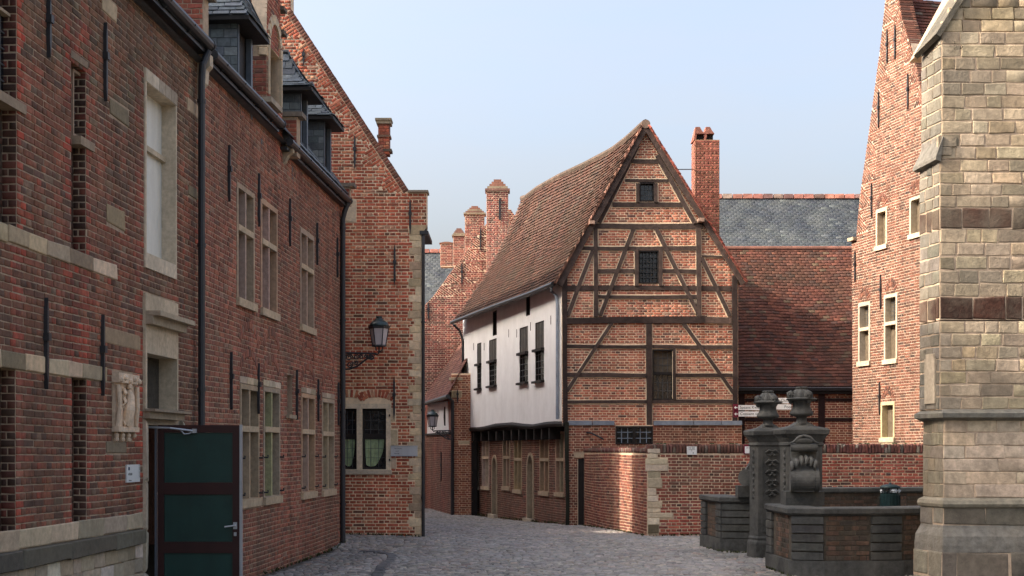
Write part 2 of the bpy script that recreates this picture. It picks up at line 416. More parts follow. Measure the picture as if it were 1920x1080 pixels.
# palettes, real surface colours
RED = [(3, (.30, .085, .055)), (3, (.25, .075, .055)), (2, (.36, .13, .085)), (1.6, (.16, .06, .045)), (.8, (.40, .18, .12)), (.5, (.10, .06, .05))]
ORANGE = [(3, (.47, .165, .098)), (3, (.41, .14, .085)), (2, (.52, .225, .145)), (1.4, (.28, .11, .075)), (.6, (.16, .08, .065)), (.6, (.30, .18, .12))]
OLD = [(3, (.25, .102, .062)), (3, (.20, .09, .057)), (2, (.29, .10, .06)), (1.5, (.14, .075, .053)), (.6, (.33, .085, .05)), (.7, (.23, .145, .095))]
PINK = [(3, (.155, .062, .040)), (3, (.125, .053, .036)), (2, (.19, .088, .060)), (1.6, (.085, .042, .031)), (1.0, (.06, .035, .028))]
TILE_P = [(3, (.076, .034, .023)), (3, (.064, .030, .021)), (1.5, (.09, .042, .028)), (1, (.045, .025, .019)), (.4, (.08, .055, .04))]
TILE_R = [(3, (.25, .075, .05)), (3, (.20, .065, .045)), (1.5, (.30, .11, .07)), (1.2, (.12, .06, .045)), (.7, (.22, .13, .08))]
SLATE_P = [(3, (.085, .098, .108)), (3, (.06, .072, .082)), (2, (.125, .14, .15)), (.5, (.16, .17, .17))]
STONE_P = [(3, (.50, .44, .34)), (3, (.44, .385, .30)), (2, (.56, .50, .40)), (1, (.32, .285, .225))]

# ------------------------------------------------------------------ ground
def sm(x): x = min(max(x, 0), 1); return x * x * (3 - 2 * x)
def gz(x, y):
    z = -.06 - .30 * sm((y - 25.5) / 16) + .11 * math.exp(-((x + 2.9) / 1.7) ** 2 - ((y - 24.6) / 1.3) ** 2)
    return z + .012 * math.sin(x * 1.1 + y * .35) * math.exp(-((y - 22) / 25) ** 2)
gx = [-400, -150, -60, -25] + [i * .5 - 12 for i in range(49)] + [25, 60, 150, 400]
gy = [-60, -20, 0] + [i * .5 + 4 for i in range(93)] + [60, 90, 160, 400, 900, 1500]
b = MB(); b.add([(x, y, gz(x, y) - .028) for y in gy for x in gx], [(j * len(gx) + i, j * len(gx) + i + 1, (j + 1) * len(gx) + i + 1, (j + 1) * len(gx) + i) for j in range(len(gy) - 1) for i in range(len(gx) - 1)])
ground = b.build('ground', 'soil', None, smooth=True); ground['kind'] = 'structure'

COB = [(3, (.28, .258, .228)), (3, (.245, .228, .205)), (2, (.32, .29, .25)), (1.0, (.195, .182, .165)), (.7, (.34, .29, .24)), (.5, (.25, .20, .17))]
COB_S = [(3, (.18, .17, .15)), (3, (.15, .142, .128)), (2, (.22, .20, .172)), (1, (.24, .175, .14))]
# the lane's channel line and the strip of older setts along the left row
def left_edge(y): return -1.95 - .34 * max(0, (22.4 - y)) * .30 if y < 22.4 else -9
street = MB()
def lane_bounds(y):
    if y < 22.8: return .064 * y - 4.2 - .0, 6.2
    if y < 24.6: return -4.6, 6.2
    if y < 26.0: return -1.65 - (y - 24.6) * .26, 5.0
    if y < 31.3: return -1.65 - (y - 24.6) * .26, 2.45 - (y - 26) * .17
    return -1.65 - (y - 24.6) * .26, 1.14 - (y - 31.4) * .262
P = Pieces(); Pb = Pieces(); y = 14.2; row = 0
while y < 45:
    lo, hi = lane_bounds(y); x = lo + random.uniform(0, .1); rh = .105
    while x < hi:
        side = x < left_edge(y) or (y < 22.6 and x > 2.5 + .12 * (22 - y) + .3 * math.sin(y))
        w = random.uniform(.10, .17) * (.85 if side else 1)
        yy = y + .02 * math.sin(x * 1.3) + random.uniform(-.008, .008); xc = x + w / 2; z = gz(xc, yy)
        t = pick(COB_S if side else COB)
        sl = (gz(xc, yy + .05) - gz(xc, yy - .05)) / .1
        N = Vector((random.uniform(-.03, .03), -sl + random.uniform(-.03, .03), 1)).normalized()
        U = Vector((1, random.uniform(-.06, .06), 0)); U = (U - N * U.dot(N)).normalized(); V = N.cross(U)
        P.add((xc, yy, z + random.uniform(-.003, .003)), U, V, N, w - .012, rh - .012, .06, t)
        x += w
    y += rh; row += 1
P.emit(ground, 'cobble', 'cob', 'cobblestone', 'cobbles', vis=lambda px, py: (px > 520) & (px < 1420) & (py > 965))
# bluestone channel curving out from the left row towards the camera
ch = [(-1.62, 16.4), (-1.66, 17.6), (-1.72, 18.8), (-1.74, 19.8), (-1.72, 20.6), (-1.78, 21.3), (-2.0, 21.8), (-2.3, 22.1)]
P = Pieces()
for (x0, y0), (x1, y1) in zip(ch, ch[1:]):
    n = max(1, round(math.hypot(x1 - x0, y1 - y0) / .42))
    for i in range(n):
        a = (i + .5) / n; xc, yc = x0 + (x1 - x0) * a, y0 + (y1 - y0) * a; ln = math.hypot(x1 - x0, y1 - y0) / n
        U = Vector((x1 - x0, y1 - y0, 0)).normalized(); N = Vector((0, 0, 1)); V = N.cross(U)
        P.add((xc, yc, gz(xc, yc) + .022), U, V, N, ln - .012, .15, .08, pick([(1, (.065, .068, .07)), (1, (.09, .09, .09))]))
P.emit(ground, 'cobble', 'cob', 'kerb_stone', 'kerb_stones')

# ------------------------------------------------------------------ shared builders
def brick_wall(house, pl, outer, holes, pal, mortar, bmat, h=.056, L=.195, thick=.25, cover=(), vis=None, most=300, key='brick', pname='brick', sname='brick_courses', extra=None, wname='wall', label=None, **kw):
    w = MB().slab(pl, outer, holes, -thick, 0).build(wname, mortar, house, label=label)
    P = Pieces(); field(P, pl, [outer] + list(holes) + list(cover), h, L, pal, **kw)
    if extra: extra(P)
    P.emit(w, bmat, key, pname, sname, vis=vis, most=most)
    return w

def stones(parent, pl, rects, tint_pal=STONE_P, d0=-.02, d1=.012, name='stone_block', m='stone', vis=None):
    P = Pieces()
    for r in rects:
        u0, z0, u1, z1 = r[:4]; t = pick(r[4] if len(r) > 4 else tint_pal)
        P.add(pl.pt((u0 + u1) / 2, (z0 + z1) / 2, d1 + random.uniform(-.002, .003)), pl.U, Zv, pl.N, u1 - u0 - .008, z1 - z0 - .008, d1 - d0, t)
    P.emit(parent, m, 'stone', name, name + 's')

STN = (.50, .45, .36); STN_D = (.30, .27, .215)
def window(house, pl, r, tr=.36, lights=2, fw=.07, up='pane_grey', low='pane_grey', stone=STN, depth=.13, sill=True, grid=(2, 4), gridlow=None, name='window', head=0.0, fmat='stone', label=None):
    """stone cross window: frame, mullion, transom, panes, leading; r is the outer rectangle of the frame"""
    (u0, z0), _, (u1, z1), _ = r
    if u1 < u0: u0, u1 = u1, u0
    f = MB(); sh = .10 if sill else fw
    f.slab(pl, rect(u0, z0, u1, z1 + head), [rect(u0 + fw, z0 + sh, u1 - fw, z1 - fw)], -depth - .05, .012, tint=tuple(c * random.uniform(.85, 1.1) for c in stone))
    w = f.build(name, fmat, house, label=label)
    a0, a1, c0, c1 = u0 + fw, u1 - fw, z0 + sh, z1 - fw
    if sill: MB().pbox(pl, u0 - .02, u1 + .02, z0 - .004, z0 + .09, -.02, .045, tint=tuple(c * 1.15 for c in stone)).build('sill', fmat, w)
    zt = c1 - (c1 - c0) * tr if tr else None
    if tr: MB().pbox(pl, a0 + .001, a1 - .001, zt - .035, zt + .035, -depth, .018, tint=tuple(c * 1.2 for c in stone)).build('transom', fmat, w)
    for i in range(1, lights):
        um = a0 + (a1 - a0) * i / lights
        MB().pbox(pl, um - .03, um + .03, c0 + .001, c1 - .001, -depth + .004, .006, tint=tuple(c * random.uniform(.9, 1.15) for c in stone)).build('mullion', fmat, w)
    cells = []
    for i in range(lights):
        b0, b1 = a0 + (a1 - a0) * i / lights, a0 + (a1 - a0) * (i + 1) / lights
        if tr: cells += [(b0, zt, b1, c1, up, grid), (b0, c0, b1, zt, low, gridlow or grid)]
        else: cells += [(b0, c0, b1, c1, low, grid)]
    for b0, d0, b1, d1, mm, g in cells:
        MB().pbox(pl, b0, b1, d0, d1, -depth - .01, -depth + .004).build('pane' if mm != 'shutter' else 'shutter', mm, w)
        if g and mm != 'shutter':
            lb = MB()
            for k in range(1, g[0] + 0): lb.pbox(pl, b0 + (b1 - b0) * k / g[0] - .006, b0 + (b1 - b0) * k / g[0] + .006, d0, d1, -depth + .004, -depth + .014)
            for k in range(1, g[1]): lb.pbox(pl, b0, b1, d0 + (d1 - d0) * k / g[1] - .005, d0 + (d1 - d0) * k / g[1] + .005, -depth + .004, -depth + .013)
            if lb.n: lb.build('lead_came', 'lead', w)
    return w

def anchor(house, pl, x, y0, y1, w=.028):
    """wrought iron wall anchor"""
    u = pl.u(x, .02); za, zb = pl.z(x, y1, .02), pl.z(x, y0, .02); zm = (za + zb) / 2 + .05
    b = MB(); b.prism(pl, [(u, za), (u + w * .5, za + .12), (u + w * .42, zb - .10), (u, zb), (u - w * .42, zb - .10), (u - w * .5, za + .12)], .004, .035)
    b.pbox(pl, u - w * .8, u + w * .8, zm - .03, zm + .03, .002, .05)
    b.build('wall_anchor', 'iron', house)

# ------------------------------------------------------------------ the row on the left: three houses in one line
LW = Plane.at(643, 113.6, 1120)
ZE = 5.66
def lw(x, y, off=0.0): return LW.uv(x, y, off)
UX = lambda x, off=0.0: LW.u(x, off)
u_far, u_b, u_a, u_near = UX(643), UX(531), UX(378), UX(-330)
near_house = thing('brick_house', 'nearest dark brick house on the left, with tall niches and a stone portal', 'house', LW.pt(UX(100), 0), 'brick houses round the lane')
mid_house = thing('brick_house', 'middle house of the left row, right of the first drainpipe, with a stepped brick dormer', 'house', LW.pt(UX(450), 0), 'brick houses round the lane')
end_house = thing('brick_house', 'end house of the left row beside the bracket lantern, with two slate dormers', 'house', LW.pt(UX(590), 0), 'brick houses round the lane')
IND = Plane(LW.o - LW.n * .11, LW.d)          # back of the niches

# holes
sill_y = {}
N_up1 = rect(UX(-40), lw(30, 440)[1], UX(31), 5.0)
N_up2 = rect(UX(133), lw(147, 474)[1], UX(161), lw(147, 120)[1])
N_lo1 = rect(UX(-40), lw(28, 1000)[1], UX(29), lw(28, 688)[1])
N_lo2 = rect(UX(134), lw(150, 985)[1], UX(162), lw(150, 706)[1])
P_up = rect(UX(269), lw(300, 513)[1], UX(328), lw(300, 152)[1])
P_mid = rect(UX(267), lw(300, 775)[1], UX(329), lw(300, 560)[1])
P_door = rect(UX(267), -.3, UX(345), lw(300, 775)[1] - .001)
relief = rect(UX(209), lw(228, 829)[1], UX(248), lw(228, 698)[1])
S1 = rect(UX(-330), 2.97, UX(217), 3.10); S2 = rect(UX(-330), 2.07, UX(197), 2.20)
PLIN = rect(UX(-330), -.3, UX(265), .92)
patches = [(205, 195, 240, 226), (199, 388, 233, 425), (194, 620, 263, 650), (350, 190, 370, 215), (352, 350, 368, 370), (190, 0, 218, 30), (198, 828, 235, 850)]
patch_r = [prect(LW, *p) for p in patches]
def lw_t(u, z, t):
    k = 1.0
    for x0 in (133, 160, 262, 31):                      # brighter dressed bricks at the niche edges
        if abs(u - UX(x0)) < .12 and z < 5 and random.random() < .7: return (t[0] * 1.45, t[1] * .85, t[2] * .85)
    if z > 4.4: k = 1.0; t = (t[0] * .9, t[1] * 1.08, t[2] * 1.05)
    return t
outer = rect(u_near, -.35, u_a, ZE)
near_wall = brick_wall(near_house, LW, outer, [N_up1, N_up2, N_lo1, N_lo2, P_up, P_mid, P_door], OLD, 'mortar_dark', 'brick_dark', cover=[S1, S2, PLIN, relief] + patch_r, tfun=lw_t, wav=.006)
for r in (N_up1, N_up2, N_lo1, N_lo2): MB().pbox(IND, r[0][0] - .12, r[1][0] + .12, r[0][1] - .1, r[2][1] + .1, -.14, 0).build('niche_back', 'mortar_soot_shade', near_house)  # near-black backing paints shade into the niches
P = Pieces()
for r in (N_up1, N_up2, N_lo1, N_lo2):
    field(P, IND, [r], .056, .195, OLD, tfun=lambda u, z, t: (t[0] * .45, t[1] * .45, t[2] * .45))  # back bricks darkened to paint the recess shade
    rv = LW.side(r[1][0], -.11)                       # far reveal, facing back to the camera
    field(P, rv, [rect(0, r[0][1], .112, r[2][1])], .056, .195, [(2, (.085, .032, .024)), (2, (.05, .026, .02)), (1, (.15, .04, .028))], wav=0, proud=.005)  # reveal palette darkened, shade painted into the brick
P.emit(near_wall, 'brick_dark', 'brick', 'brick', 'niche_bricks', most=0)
# windows in the upper niches
for (xa, ya, xb, yb, nm) in ((-38, 12, 30, 178, 'a'), (133.5, 138, 160.5, 262, 'b')):
    r = prect(LW, xa, ya, xb, yb, -.06)
    n_pl = Plane(LW.o - LW.n * .055, LW.d)
    window(near_house, n_pl, r, tr=0, lights=1, fw=.022, low='glass', stone=STN_D, depth=.045, grid=(3, 5), sill=False)
    MB().pbox(LW, r[0][0], r[1][0] - .002, r[0][1] - .07, r[0][1] + .0, -.1, .02, tint=(.26, .22, .18)).build('sill', 'stone', near_house)
# string courses and plinth, stone by stone
def run(z0, z1, ua, ub, L, pal=STONE_P, **kw):
    out = []; u = ua
    while u < ub - .06:
        w = random.uniform(.7, 1.35) * L
        if ub - u - w < .12: w = ub - u
        out.append((u, z0, u + w, z1, pal)); u += w
    return out
MOT = [(2, (.40, .34, .26)), (2, (.26, .22, .165)), (2, (.46, .40, .31)), (1, (.18, .16, .12))]
stones(near_wall, LW, run(2.97, 3.10, UX(-330), UX(217), .45, MOT), d1=.018)
stones(near_wall, LW, run(2.07, 2.20, UX(-330), UX(197), .40, MOT), d1=.018)
stones(near_wall, LW, run(.77, .92, UX(-330), UX(264), .5, [(2, (.38, .34, .28)), (1, (.31, .28, .23))]), d1=.02)
stones(near_wall, LW, run(.63, .77, UX(-330), UX(260), .8, [(1, (.085, .085, .08)), (1, (.11, .11, .10))]), d0=-.02, d1=.075, name='plinth_moulding')
zz = .63
while zz > -.2:
    stones(near_wall, LW, run(zz - .13, zz, UX(-330), UX(264), .24, [(3, (.36, .33, .28)), (2, (.30, .28, .235)), (.6, (.50, .49, .46))]), d1=.022); zz -= .13
stones(near_wall, LW, [(r[0][0], r[0][1], r[1][0], r[2][1], MOT) for r in patch_r], d1=.012)
stones(near_wall, LW, [(UX(131), lw(147, 120)[1], UX(163), lw(147, 104)[1], [(1, (.22, .18, .14))])], d1=.012, name='lintel')

# upper portal window
def ring(house, r, fw_l, fw_r, fw_t, fw_b, dep, tint, name='window', d1=.02):
    (u0, z0), _, (u1, z1), _ = r
    return MB().slab(LW, r, [rect(u0 + fw_l, z0 + fw_b, u1 - fw_r, z1 - fw_t)], -dep, d1, tint=tint).build(name, 'stone', house)
r = P_up; (u0, z0), _, (u1, z1), _ = r
w = ring(near_house, r, .035, .035, .13, .14, .16, (.50, .47, .41))
for i in range(5):                                       # voussoirs of the flat head
    a = u0 + (u1 - u0) * i / 5; MB().pbox(LW, a + .004, a + (u1 - u0) / 5 - .004, z1 - .125, z1 - .005, .018, .027, tint=random.choice([(.55, .53, .48), (.30, .28, .25), (.48, .46, .41)])).build('head_stone', 'stone', w)
MB().pbox(LW, u0 + .035, u1 - .035, z0 + .14, z1 - .13, -.15, -.125, tint=(.95, .93, .88)).build('shutter', 'white', w)
zt = lw(290, 275)[1]; MB().pbox(LW, u0 + .03, u1 - .03, zt - .03, zt + .02, -.13, -.08, tint=(.40, .37, .31)).build('transom', 'stone', w)
MB().pbox(LW, u0 + .03, u1 - .03, z0 + .12, z0 + .165, -.13, -.06, tint=(.30, .28, .24)).build('sill', 'stone', w)
# portal: lintel, cornice, barred light, transom cornice, jamb
r = P_mid; (u0, z0), _, (u1, z1), _ = r
zc1, zc0 = lw(300, 597)[1], lw(300, 622)[1]; zo = lw(300, 668)[1]; zb = lw(300, 772)[1]
w = MB().slab(LW, rect(u0, z0, u1, z1), [rect(u0 + .05, zb + .02, u1 - .04, zo)], -.17, .03, tint=(.42, .385, .32)).build('portal_surround', 'stone', near_house)
MB().pbox(LW, u0 - .0, u1 + .05, zc0 + .03, zc1 - .01, .03, .10, tint=(.30, .275, .23)).pbox(LW, u0, u1 + .11, zc1 - .02, zc1 + .025, .03, .17, tint=(.34, .31, .26)).build('cornice', 'stone', w)
g = MB().pbox(LW, u0 + .05, u1 - .04, zb + .02, zo, -.17, -.155).build('pane', 'glass', w)
lb = MB()
for k in (.06, .12, .18): lb.pbox(LW, u0 + .05 + k, u0 + .05 + k + .012, zb + .02, zo, -.155, -.13)
for k in (0.0, .5, .97): lb.pbox(LW, u0 + .05, u0 + .26, zb + .03 + (zo - zb - .06) * k, zb + .045 + (zo - zb - .06) * k, -.155, -.128)
lb.build('glazing_bar', 'white', w)
MB().pbox(LW, u0 - .03, u1 + .12, zb - .01, zb + .015, .03, .13, tint=(.22, .2, .17)).pbox(LW, u0 - .01, u1 + .06, zb - .075, zb - .01, .0, .075, tint=(.26, .24, .2)).build('door_cornice', 'stone', w)
jd = [(u0 + .0, z, u0 + .085, z2) for z, z2 in zip((-.25, .35, .75, 1.2), (.35, .75, 1.2, zb - .08))]
stones(near_house, LW, [(a, b_, c, d, [(1, (.45, .42, .36))]) for a, b_, c, d in jd], d0=-.18, d1=.035, name='jamb_stone')
ud0, ud1 = u0 + .085, UX(340)
stones(near_house, LW, [(ud1, a, ud1 + .10, b_, [(1, (.42, .39, .33))]) for a, b_ in ((-.3, .5), (.5, 1.1), (1.1, zb - .08))], d0=-.18, d1=.03, name='jamb_stone')
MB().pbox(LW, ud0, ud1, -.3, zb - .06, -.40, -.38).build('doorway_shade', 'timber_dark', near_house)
MB().pbox(LW, ud0, ud1, zb - .13, zb - .075, -.3, -.02, tint=(.3, .28, .24)).build('door_head', 'stone', near_house)

# the open door leaf, standing square to the wall
DL = Plane.at(290, 199.5)
du0, du1, dz1 = DL.u(287.5), DL.u(449), DL.z(300, 797)
door = thing('door', 'open dark red door with green panels standing out from the stone portal', 'door', DL.pt(du0, 0))
fr = MB(); dz0 = .02 + gz(-3, 13.6)
zs = [dz0, DL.z(0, 1037) - .0, DL.z(0, 1016), DL.z(0, 927), DL.z(0, 905), dz1 - .07]
st = .10
fr.pbox(DL, du0 + .045, du0 + .045 + st - .045, dz0, dz1, -.045, 0).pbox(DL, du1 - .065, du1, dz0, dz1, -.045, 0)
for a, b_ in ((dz0, dz0 + .2), (zs[1], zs[2]), (zs[3], zs[4]), (zs[5], dz1)): fr.pbox(DL, du0 + st, du1 - .065, a, b_, -.045, 0)
leaf = fr.build('door_frame', 'door_red', door)
for a, b_ in ((dz0 + .2, zs[1]), (zs[2], zs[3]), (zs[4], zs[5])): MB().pbox(DL, du0 + st + .001, du1 - .066, a + .001, b_ - .001, -.035, -.014).build('panel', 'door_green', door)
MB().pbox(DL, du1 + .001, du1 + .022, dz0, dz1 + .004, -.045, .004).build('edge_strip', 'alu', door)
MB().pbox(DL, du0 + .012, du0 + .03, dz0, dz1 - .02, -.05, .0, tint=(.3, .32, .36)).build('hinge_strip', 'alu', door)
hb = MB(); hu, hz = du1 - .04, DL.z(0, 985)
hb.tube([DL.pt(hu, hz, 0), DL.pt(hu, hz, .045), DL.pt(hu - .09, hz - .012, .05)], .009).pbox(DL, hu - .018, hu + .018, hz - .035, hz + .03, 0, .006).pbox(DL, hu - .012, hu + .012, hz - .10, hz - .065, 0, .006)
hb.build('door_handle', 'alu', door, smooth=False)
cb = MB(); cz = dz1 - .02
cb.tube([DL.pt(du0 - .06, cz, .06), DL.pt(du0 + .18, cz - .01, .09), DL.pt(du0 + .38, cz - .035, .02)], .010)
cb.tube([DL.pt(du0 + .26, cz - .02, .05), DL.pt(du0 + .30, cz - .065, .04), DL.pt(du0 + .34, cz - .06, .02), DL.pt(du0 + .38, cz - .035, .01)], .006)
cb.pbox(DL, du0 + .37, du0 + .41, cz - .055, cz - .015, 0, .03).build('door_closer', 'alu', door)

# relief tablet
rel = thing('stone_relief', 'small carved pale stone relief with drapery set in the dark brick beside the portal', 'relief', LW.pt(UX(228), 1.5, 0))
(u0, z0), _, (u1, z1), _ = relief; um = (u0 + u1) / 2
def S_(name, mb): mb.build(name, 'stone', rel)
rt = (.52, .45, .38)
S_('slab', MB().pbox(LW, u0 + .02, u1 - .02, z0 + .12, z1 - .10, -.02, .03, tint=rt))
fb = MB(); fb.tube([LW.pt(u0 + .02, z0 + .12, .04), LW.pt(u0 + .035, (z0 + z1) / 2, .06), LW.pt(u0 + .02, z1 - .12, .05)], .02, tint=rt)
fb.tube([LW.pt(u1 - .02, z0 + .12, .04), LW.pt(u1 - .035, (z0 + z1) / 2, .06), LW.pt(u1 - .02, z1 - .12, .05)], .02, tint=rt); S_('side_scroll', fb)
tb = MB().pbox(LW, u0 - .005, u1 - .01, z1 - .10, z1 - .015, -.02, .07, tint=rt)
for k in range(5): tb.lathe([(.001, -.02), (.022, -.01), (.026, .01), (.012, .03), (.001, .035)], LW.pt(u0 + .03 + (u1 - u0 - .07) * k / 4, z1 - .08 + .02 * (k % 2), .075), 8, tint=rt)
S_('crest', tb)
S_('ledge', MB().pbox(LW, u0 - .005, u1 + .005, z0 + .09, z0 + .135, -.02, .065, tint=rt))
ab = MB()
for k in range(7): ab.lathe([(.001, -.03), (.02, -.02), (.024, .0), (.001, .03)], LW.pt(u0 + .04 + (u1 - u0 - .08) * (k % 4) / 3, z0 + .065 - .035 * (k // 4), .03), 8, tint=rt)
S_('apron', ab)
rb = random.Random(3); fg = MB()
fg.tube([LW.pt(um - .02, z0 + .15, .05), LW.pt(um - .025, z0 + .28, .075), LW.pt(um + .005, z0 + .40, .075), LW.pt(um, z0 + .46, .06)], [.045, .05, .035, .02], 10, tint=rt)
fg.lathe([(.001, -.03), (.022, -.015), (.024, .01), (.001, .03)], LW.pt(um, z0 + .49, .07), 10, tint=rt)
for k in range(26):
    uu, z_ = um + rb.uniform(-.08, .08), rb.uniform(z0 + .15, z1 - .14)
    fg.tube([LW.pt(uu + rb.uniform(-.02, .02), z_ - .03, .03), LW.pt(uu + rb.uniform(-.02, .02), z_, .055), LW.pt(uu, z_ + .04, .035)], rb.uniform(.006, .014), 6, tint=rt)
S_('carved_figures', fg)

# nameplate by the door
def text(parent, pl, s, u, z, size, m='ink', d=.01, name='lettering', align='LEFT', rot=0.0, ext=.0005):
    cu = bpy.data.curves.new(name, 'FONT'); cu.body = s; cu.size = size; cu.align_x = align; cu.extrude = ext
    o = bpy.data.objects.new(name, cu); col.objects.link(o)
    bpy.context.view_layer.update(); me = bpy.data.meshes.new_from_object(o.evaluated_get(bpy.context.evaluated_depsgraph_get()))
    bpy.data.objects.remove(o); me.materials.clear(); me.materials.append(M[m])
    a = me.attributes.new('tint', 'FLOAT_COLOR', 'FACE'); a.data.foreach_set('color', np.ones(4 * len(me.polygons), np.float32))
    R = np.array((pl.U, Zv, pl.N)).T; ca, sa = math.cos(rot), math.sin(rot)
    ux, vx = pl.U * ca + Zv * sa, -pl.U * sa + Zv * ca; p = pl.pt(u, z, d)
    mm = Matrix(((ux[0], vx[0], pl.N[0], p[0]), (ux[1], vx[1], pl.N[1], p[1]), (ux[2], vx[2], pl.N[2], p[2]), (0, 0, 0, 1)))
    me.transform(mm); ob = bpy.data.objects.new(name, me); col.objects.link(ob); ob.parent = parent
    if parent.get('is_root_loc'): ob.location = -parent.location
    return ob
r = prect(LW, 234, 871, 258.5, 904); (u0, z0), _, (u1, z1), _ = r
pl_ = thing('plaque', 'small white nameplate with a blue square beside the stone door jamb', 'plaque', LW.pt(u0, z0))
MB().pbox(LW, u0, u1, z0, z1, .006, .02).build('plate', 'sign', pl_)
MB().pbox(LW, u0 + .035, u0 + .075, z1 - .05, z1 - .022, .0202, .0215).build('emblem', 'blue', pl_)
text(pl_, LW, 'ATELIER', u0 + .035, z1 - .095, .03, d=.021); text(pl_, LW, 'KU Leuven', u0 + .05, z0 + .012, .016, d=.021)
text(pl_, LW, 'GROOT BEGIJNHOF', u1 - .02, z0 + .04, .017, d=.021, rot=math.pi / 2)

# middle and end houses
U_W = {k: prect(LW, *v) for k, v in dict(u1=(443, 352, 476, 578), u2=(488, 382, 519, 596), u3=(562, 436, 588, 624), l1=(449, 722, 485, 950), l2=(493, 727, 524, 944), l3=(564, 739, 590, 934), l4=(603, 748, 626, 929)).items()}
niche = rect(UX(538), lw(543, 778)[1], UX(548), lw(543, 703)[1])
mid_h = [U_W[k] for k in ('u1', 'u2', 'l1', 'l2')]; end_h = [U_W[k] for k in ('u3', 'l3', 'l4')]
ROSE = [(3, (.31, .115, .073)), (3, (.25, .10, .067)), (2, (.35, .13, .083)), (1.4, (.17, .082, .058)), (.8, (.27, .155, .105))]
def relieving(P, r, pal):
    """brick-on-edge relieving arches above a window"""
    (u0, z0), _, (u1, z1), _ = r; um = (u0 + u1) / 2; hw = (u1 - u0) / 2 - .02
    for rad, zc, n in ((hw * 1.0, z1 + .10, 11), (hw * 1.05, z1 + .42, 13)):
        for i in range(n):
            a = math.radians(20 + 140 * (i + .5) / n); cu, cz = um + rad * math.cos(a), zc + rad * .62 * math.sin(a)
            ux, uz = math.cos(a), math.sin(a) * .8; q = math.hypot(ux, uz); ux /= q; uz /= q
            V = LW.U * ux + Zv * uz; U = LW.U * uz - Zv * ux
            P.add(LW.pt(cu, cz, .010), U, V, LW.N, rad * 2.4 / n - .01, .085, .03, pick(pal))
def arch_cover(r):
    (u0, z0), _, (u1, z1), _ = r; um = (u0 + u1) / 2; hw = (u1 - u0) / 2
    return []
mid_wall = brick_wall(mid_house, LW, rect(u_a + .001, -.35, u_b, ZE), mid_h, ROSE, 'mortar_dark', 'brick_dark', wav=.006, vis=lambda x, y: ~((x < 455) & (y > 790)), extra=lambda P: [relieving(P, U_W[k], ROSE) for k in ('l1', 'l2')])
end_wall = brick_wall(end_house, LW, rect(u_b + .001, -.35, u_far, 5.54), end_h + [niche], ROSE, 'mortar_dark', 'brick_dark', wav=.006, extra=lambda P: [relieving(P, U_W[k], ROSE) for k in ('l3', 'l4')])
for k in ('u1', 'u2', 'l1', 'l2'): window(mid_house, LW, U_W[k], tr=.36, stone=STN_D if k[0] == 'l' else (.34, .30, .24), up='pane_grey', low='shutter' if k != 'u2' else 'glass', grid=(2, 5), fw=.06)
for k in ('u3', 'l3', 'l4'): window(end_house, LW, U_W[k], tr=.36, stone=(.34, .30, .24), up='pane_grey', low='shutter' if k != 'l3' else 'glass', grid=(2, 5), fw=.06)
for k, h in (('l1', mid_house), ('l2', mid_house), ('l3', end_house), ('l4', end_house)):
    (a, _), _, (c, zt), _ = U_W[k]
    stones(h, LW, [(a - .02 + (c - a + .04) * i / 3, zt, a - .02 + (c - a + .04) * (i + 1) / 3, zt + .09, [(1, (.40, .37, .31)), (1, (.30, .27, .22))]) for i in range(3)], d1=.016, name='head_stone')
    hb = MB()                                                   # shutter hinges
    for zz in (.25, .62):
        zh = zt - (zt - U_W[k][0][1]) * (.4 + zz * .8)
        for q in (a + .02, c - .02): hb.tube([LW.pt(q, zh, .0), LW.pt(q, zh, .06), LW.pt(q, zh + .03, .06)], .012, 6)
    hb.build('shutter_pin', 'iron', h)
MB().pbox(LW, niche[0][0], niche[1][0], niche[0][1], niche[2][1], -.20, -.09, tint=(.3, .12, .09)).build('niche_back', 'brick_dark', end_house)
MB().pbox(LW, niche[0][0] - .06, niche[1][0] + .06, niche[0][1] - .05, niche[0][1], -.09, .05, tint=(.3, .27, .22)).build('niche_sill', 'stone', end_house)
for x, a, c in ((92, -12, 108), (198, 42, 190), (87, 558, 730), (193, 590, 742)): anchor(near_house, LW, x, a, c, .036)
for x, a, c in ((430, 272, 378), (486, 325, 425), (434, 660, 768), (485, 681, 776)): anchor(mid_house, LW, x, a, c, .036)
for x, a, c in ((544, 372, 462), (595, 418, 497), (633, 445, 520), (557, 693, 787), (597, 711, 790), (635, 717, 798)): anchor(end_house, LW, x, a, c, .036)

# gutters, drainpipes, roofs
ZG = {'near': 5.74, 'mid': 5.68, 'end': 5.56}
def gutter(house, xa, xb, zg, m='gutter'):
    ua, ub = UX(xa, .12), UX(xb, .12)
    b = MB().pbox(LW, ua, ub, zg - .10, zg - .06, .0, .10).tube([LW.pt(ua, zg, .13), LW.pt(ub, zg, .13)], .055, 10)
    b.tube([LW.pt(ub - .01, zg, .13), LW.pt(ub + .012, zg, .13)], .065, 10)
    for k in np.arange(ua + .4, ub, .8): b.tube([LW.pt(k, zg - .07, .02), LW.pt(k, zg - .07, .12), LW.pt(k, zg, .19)], .010, 5)
    return b.build('gutter', m, house)
gutter(near_house, -330, 392, ZG['near']); gutter(mid_house, 398, 526, ZG['mid']); gutter(end_house, 541, 653, ZG['end'])
def drain(house, pl, x, d, z0, z1, r, top=None, m='iron', uu=None):
    u = pl.u(x, d) if uu is None else uu
    b = MB(); pp = [pl.pt(u, z0, d), pl.pt(u, z1, d)]
    if top: pp += top
    b.tube(pp, r, 10)
    for zz in np.arange(z0 + .7, z1, 1.5): b.tube([pl.pt(u, zz, d), pl.pt(u, zz + .04, d)], r * 1.25, 10)
    b.build('drainpipe', m, house); return u
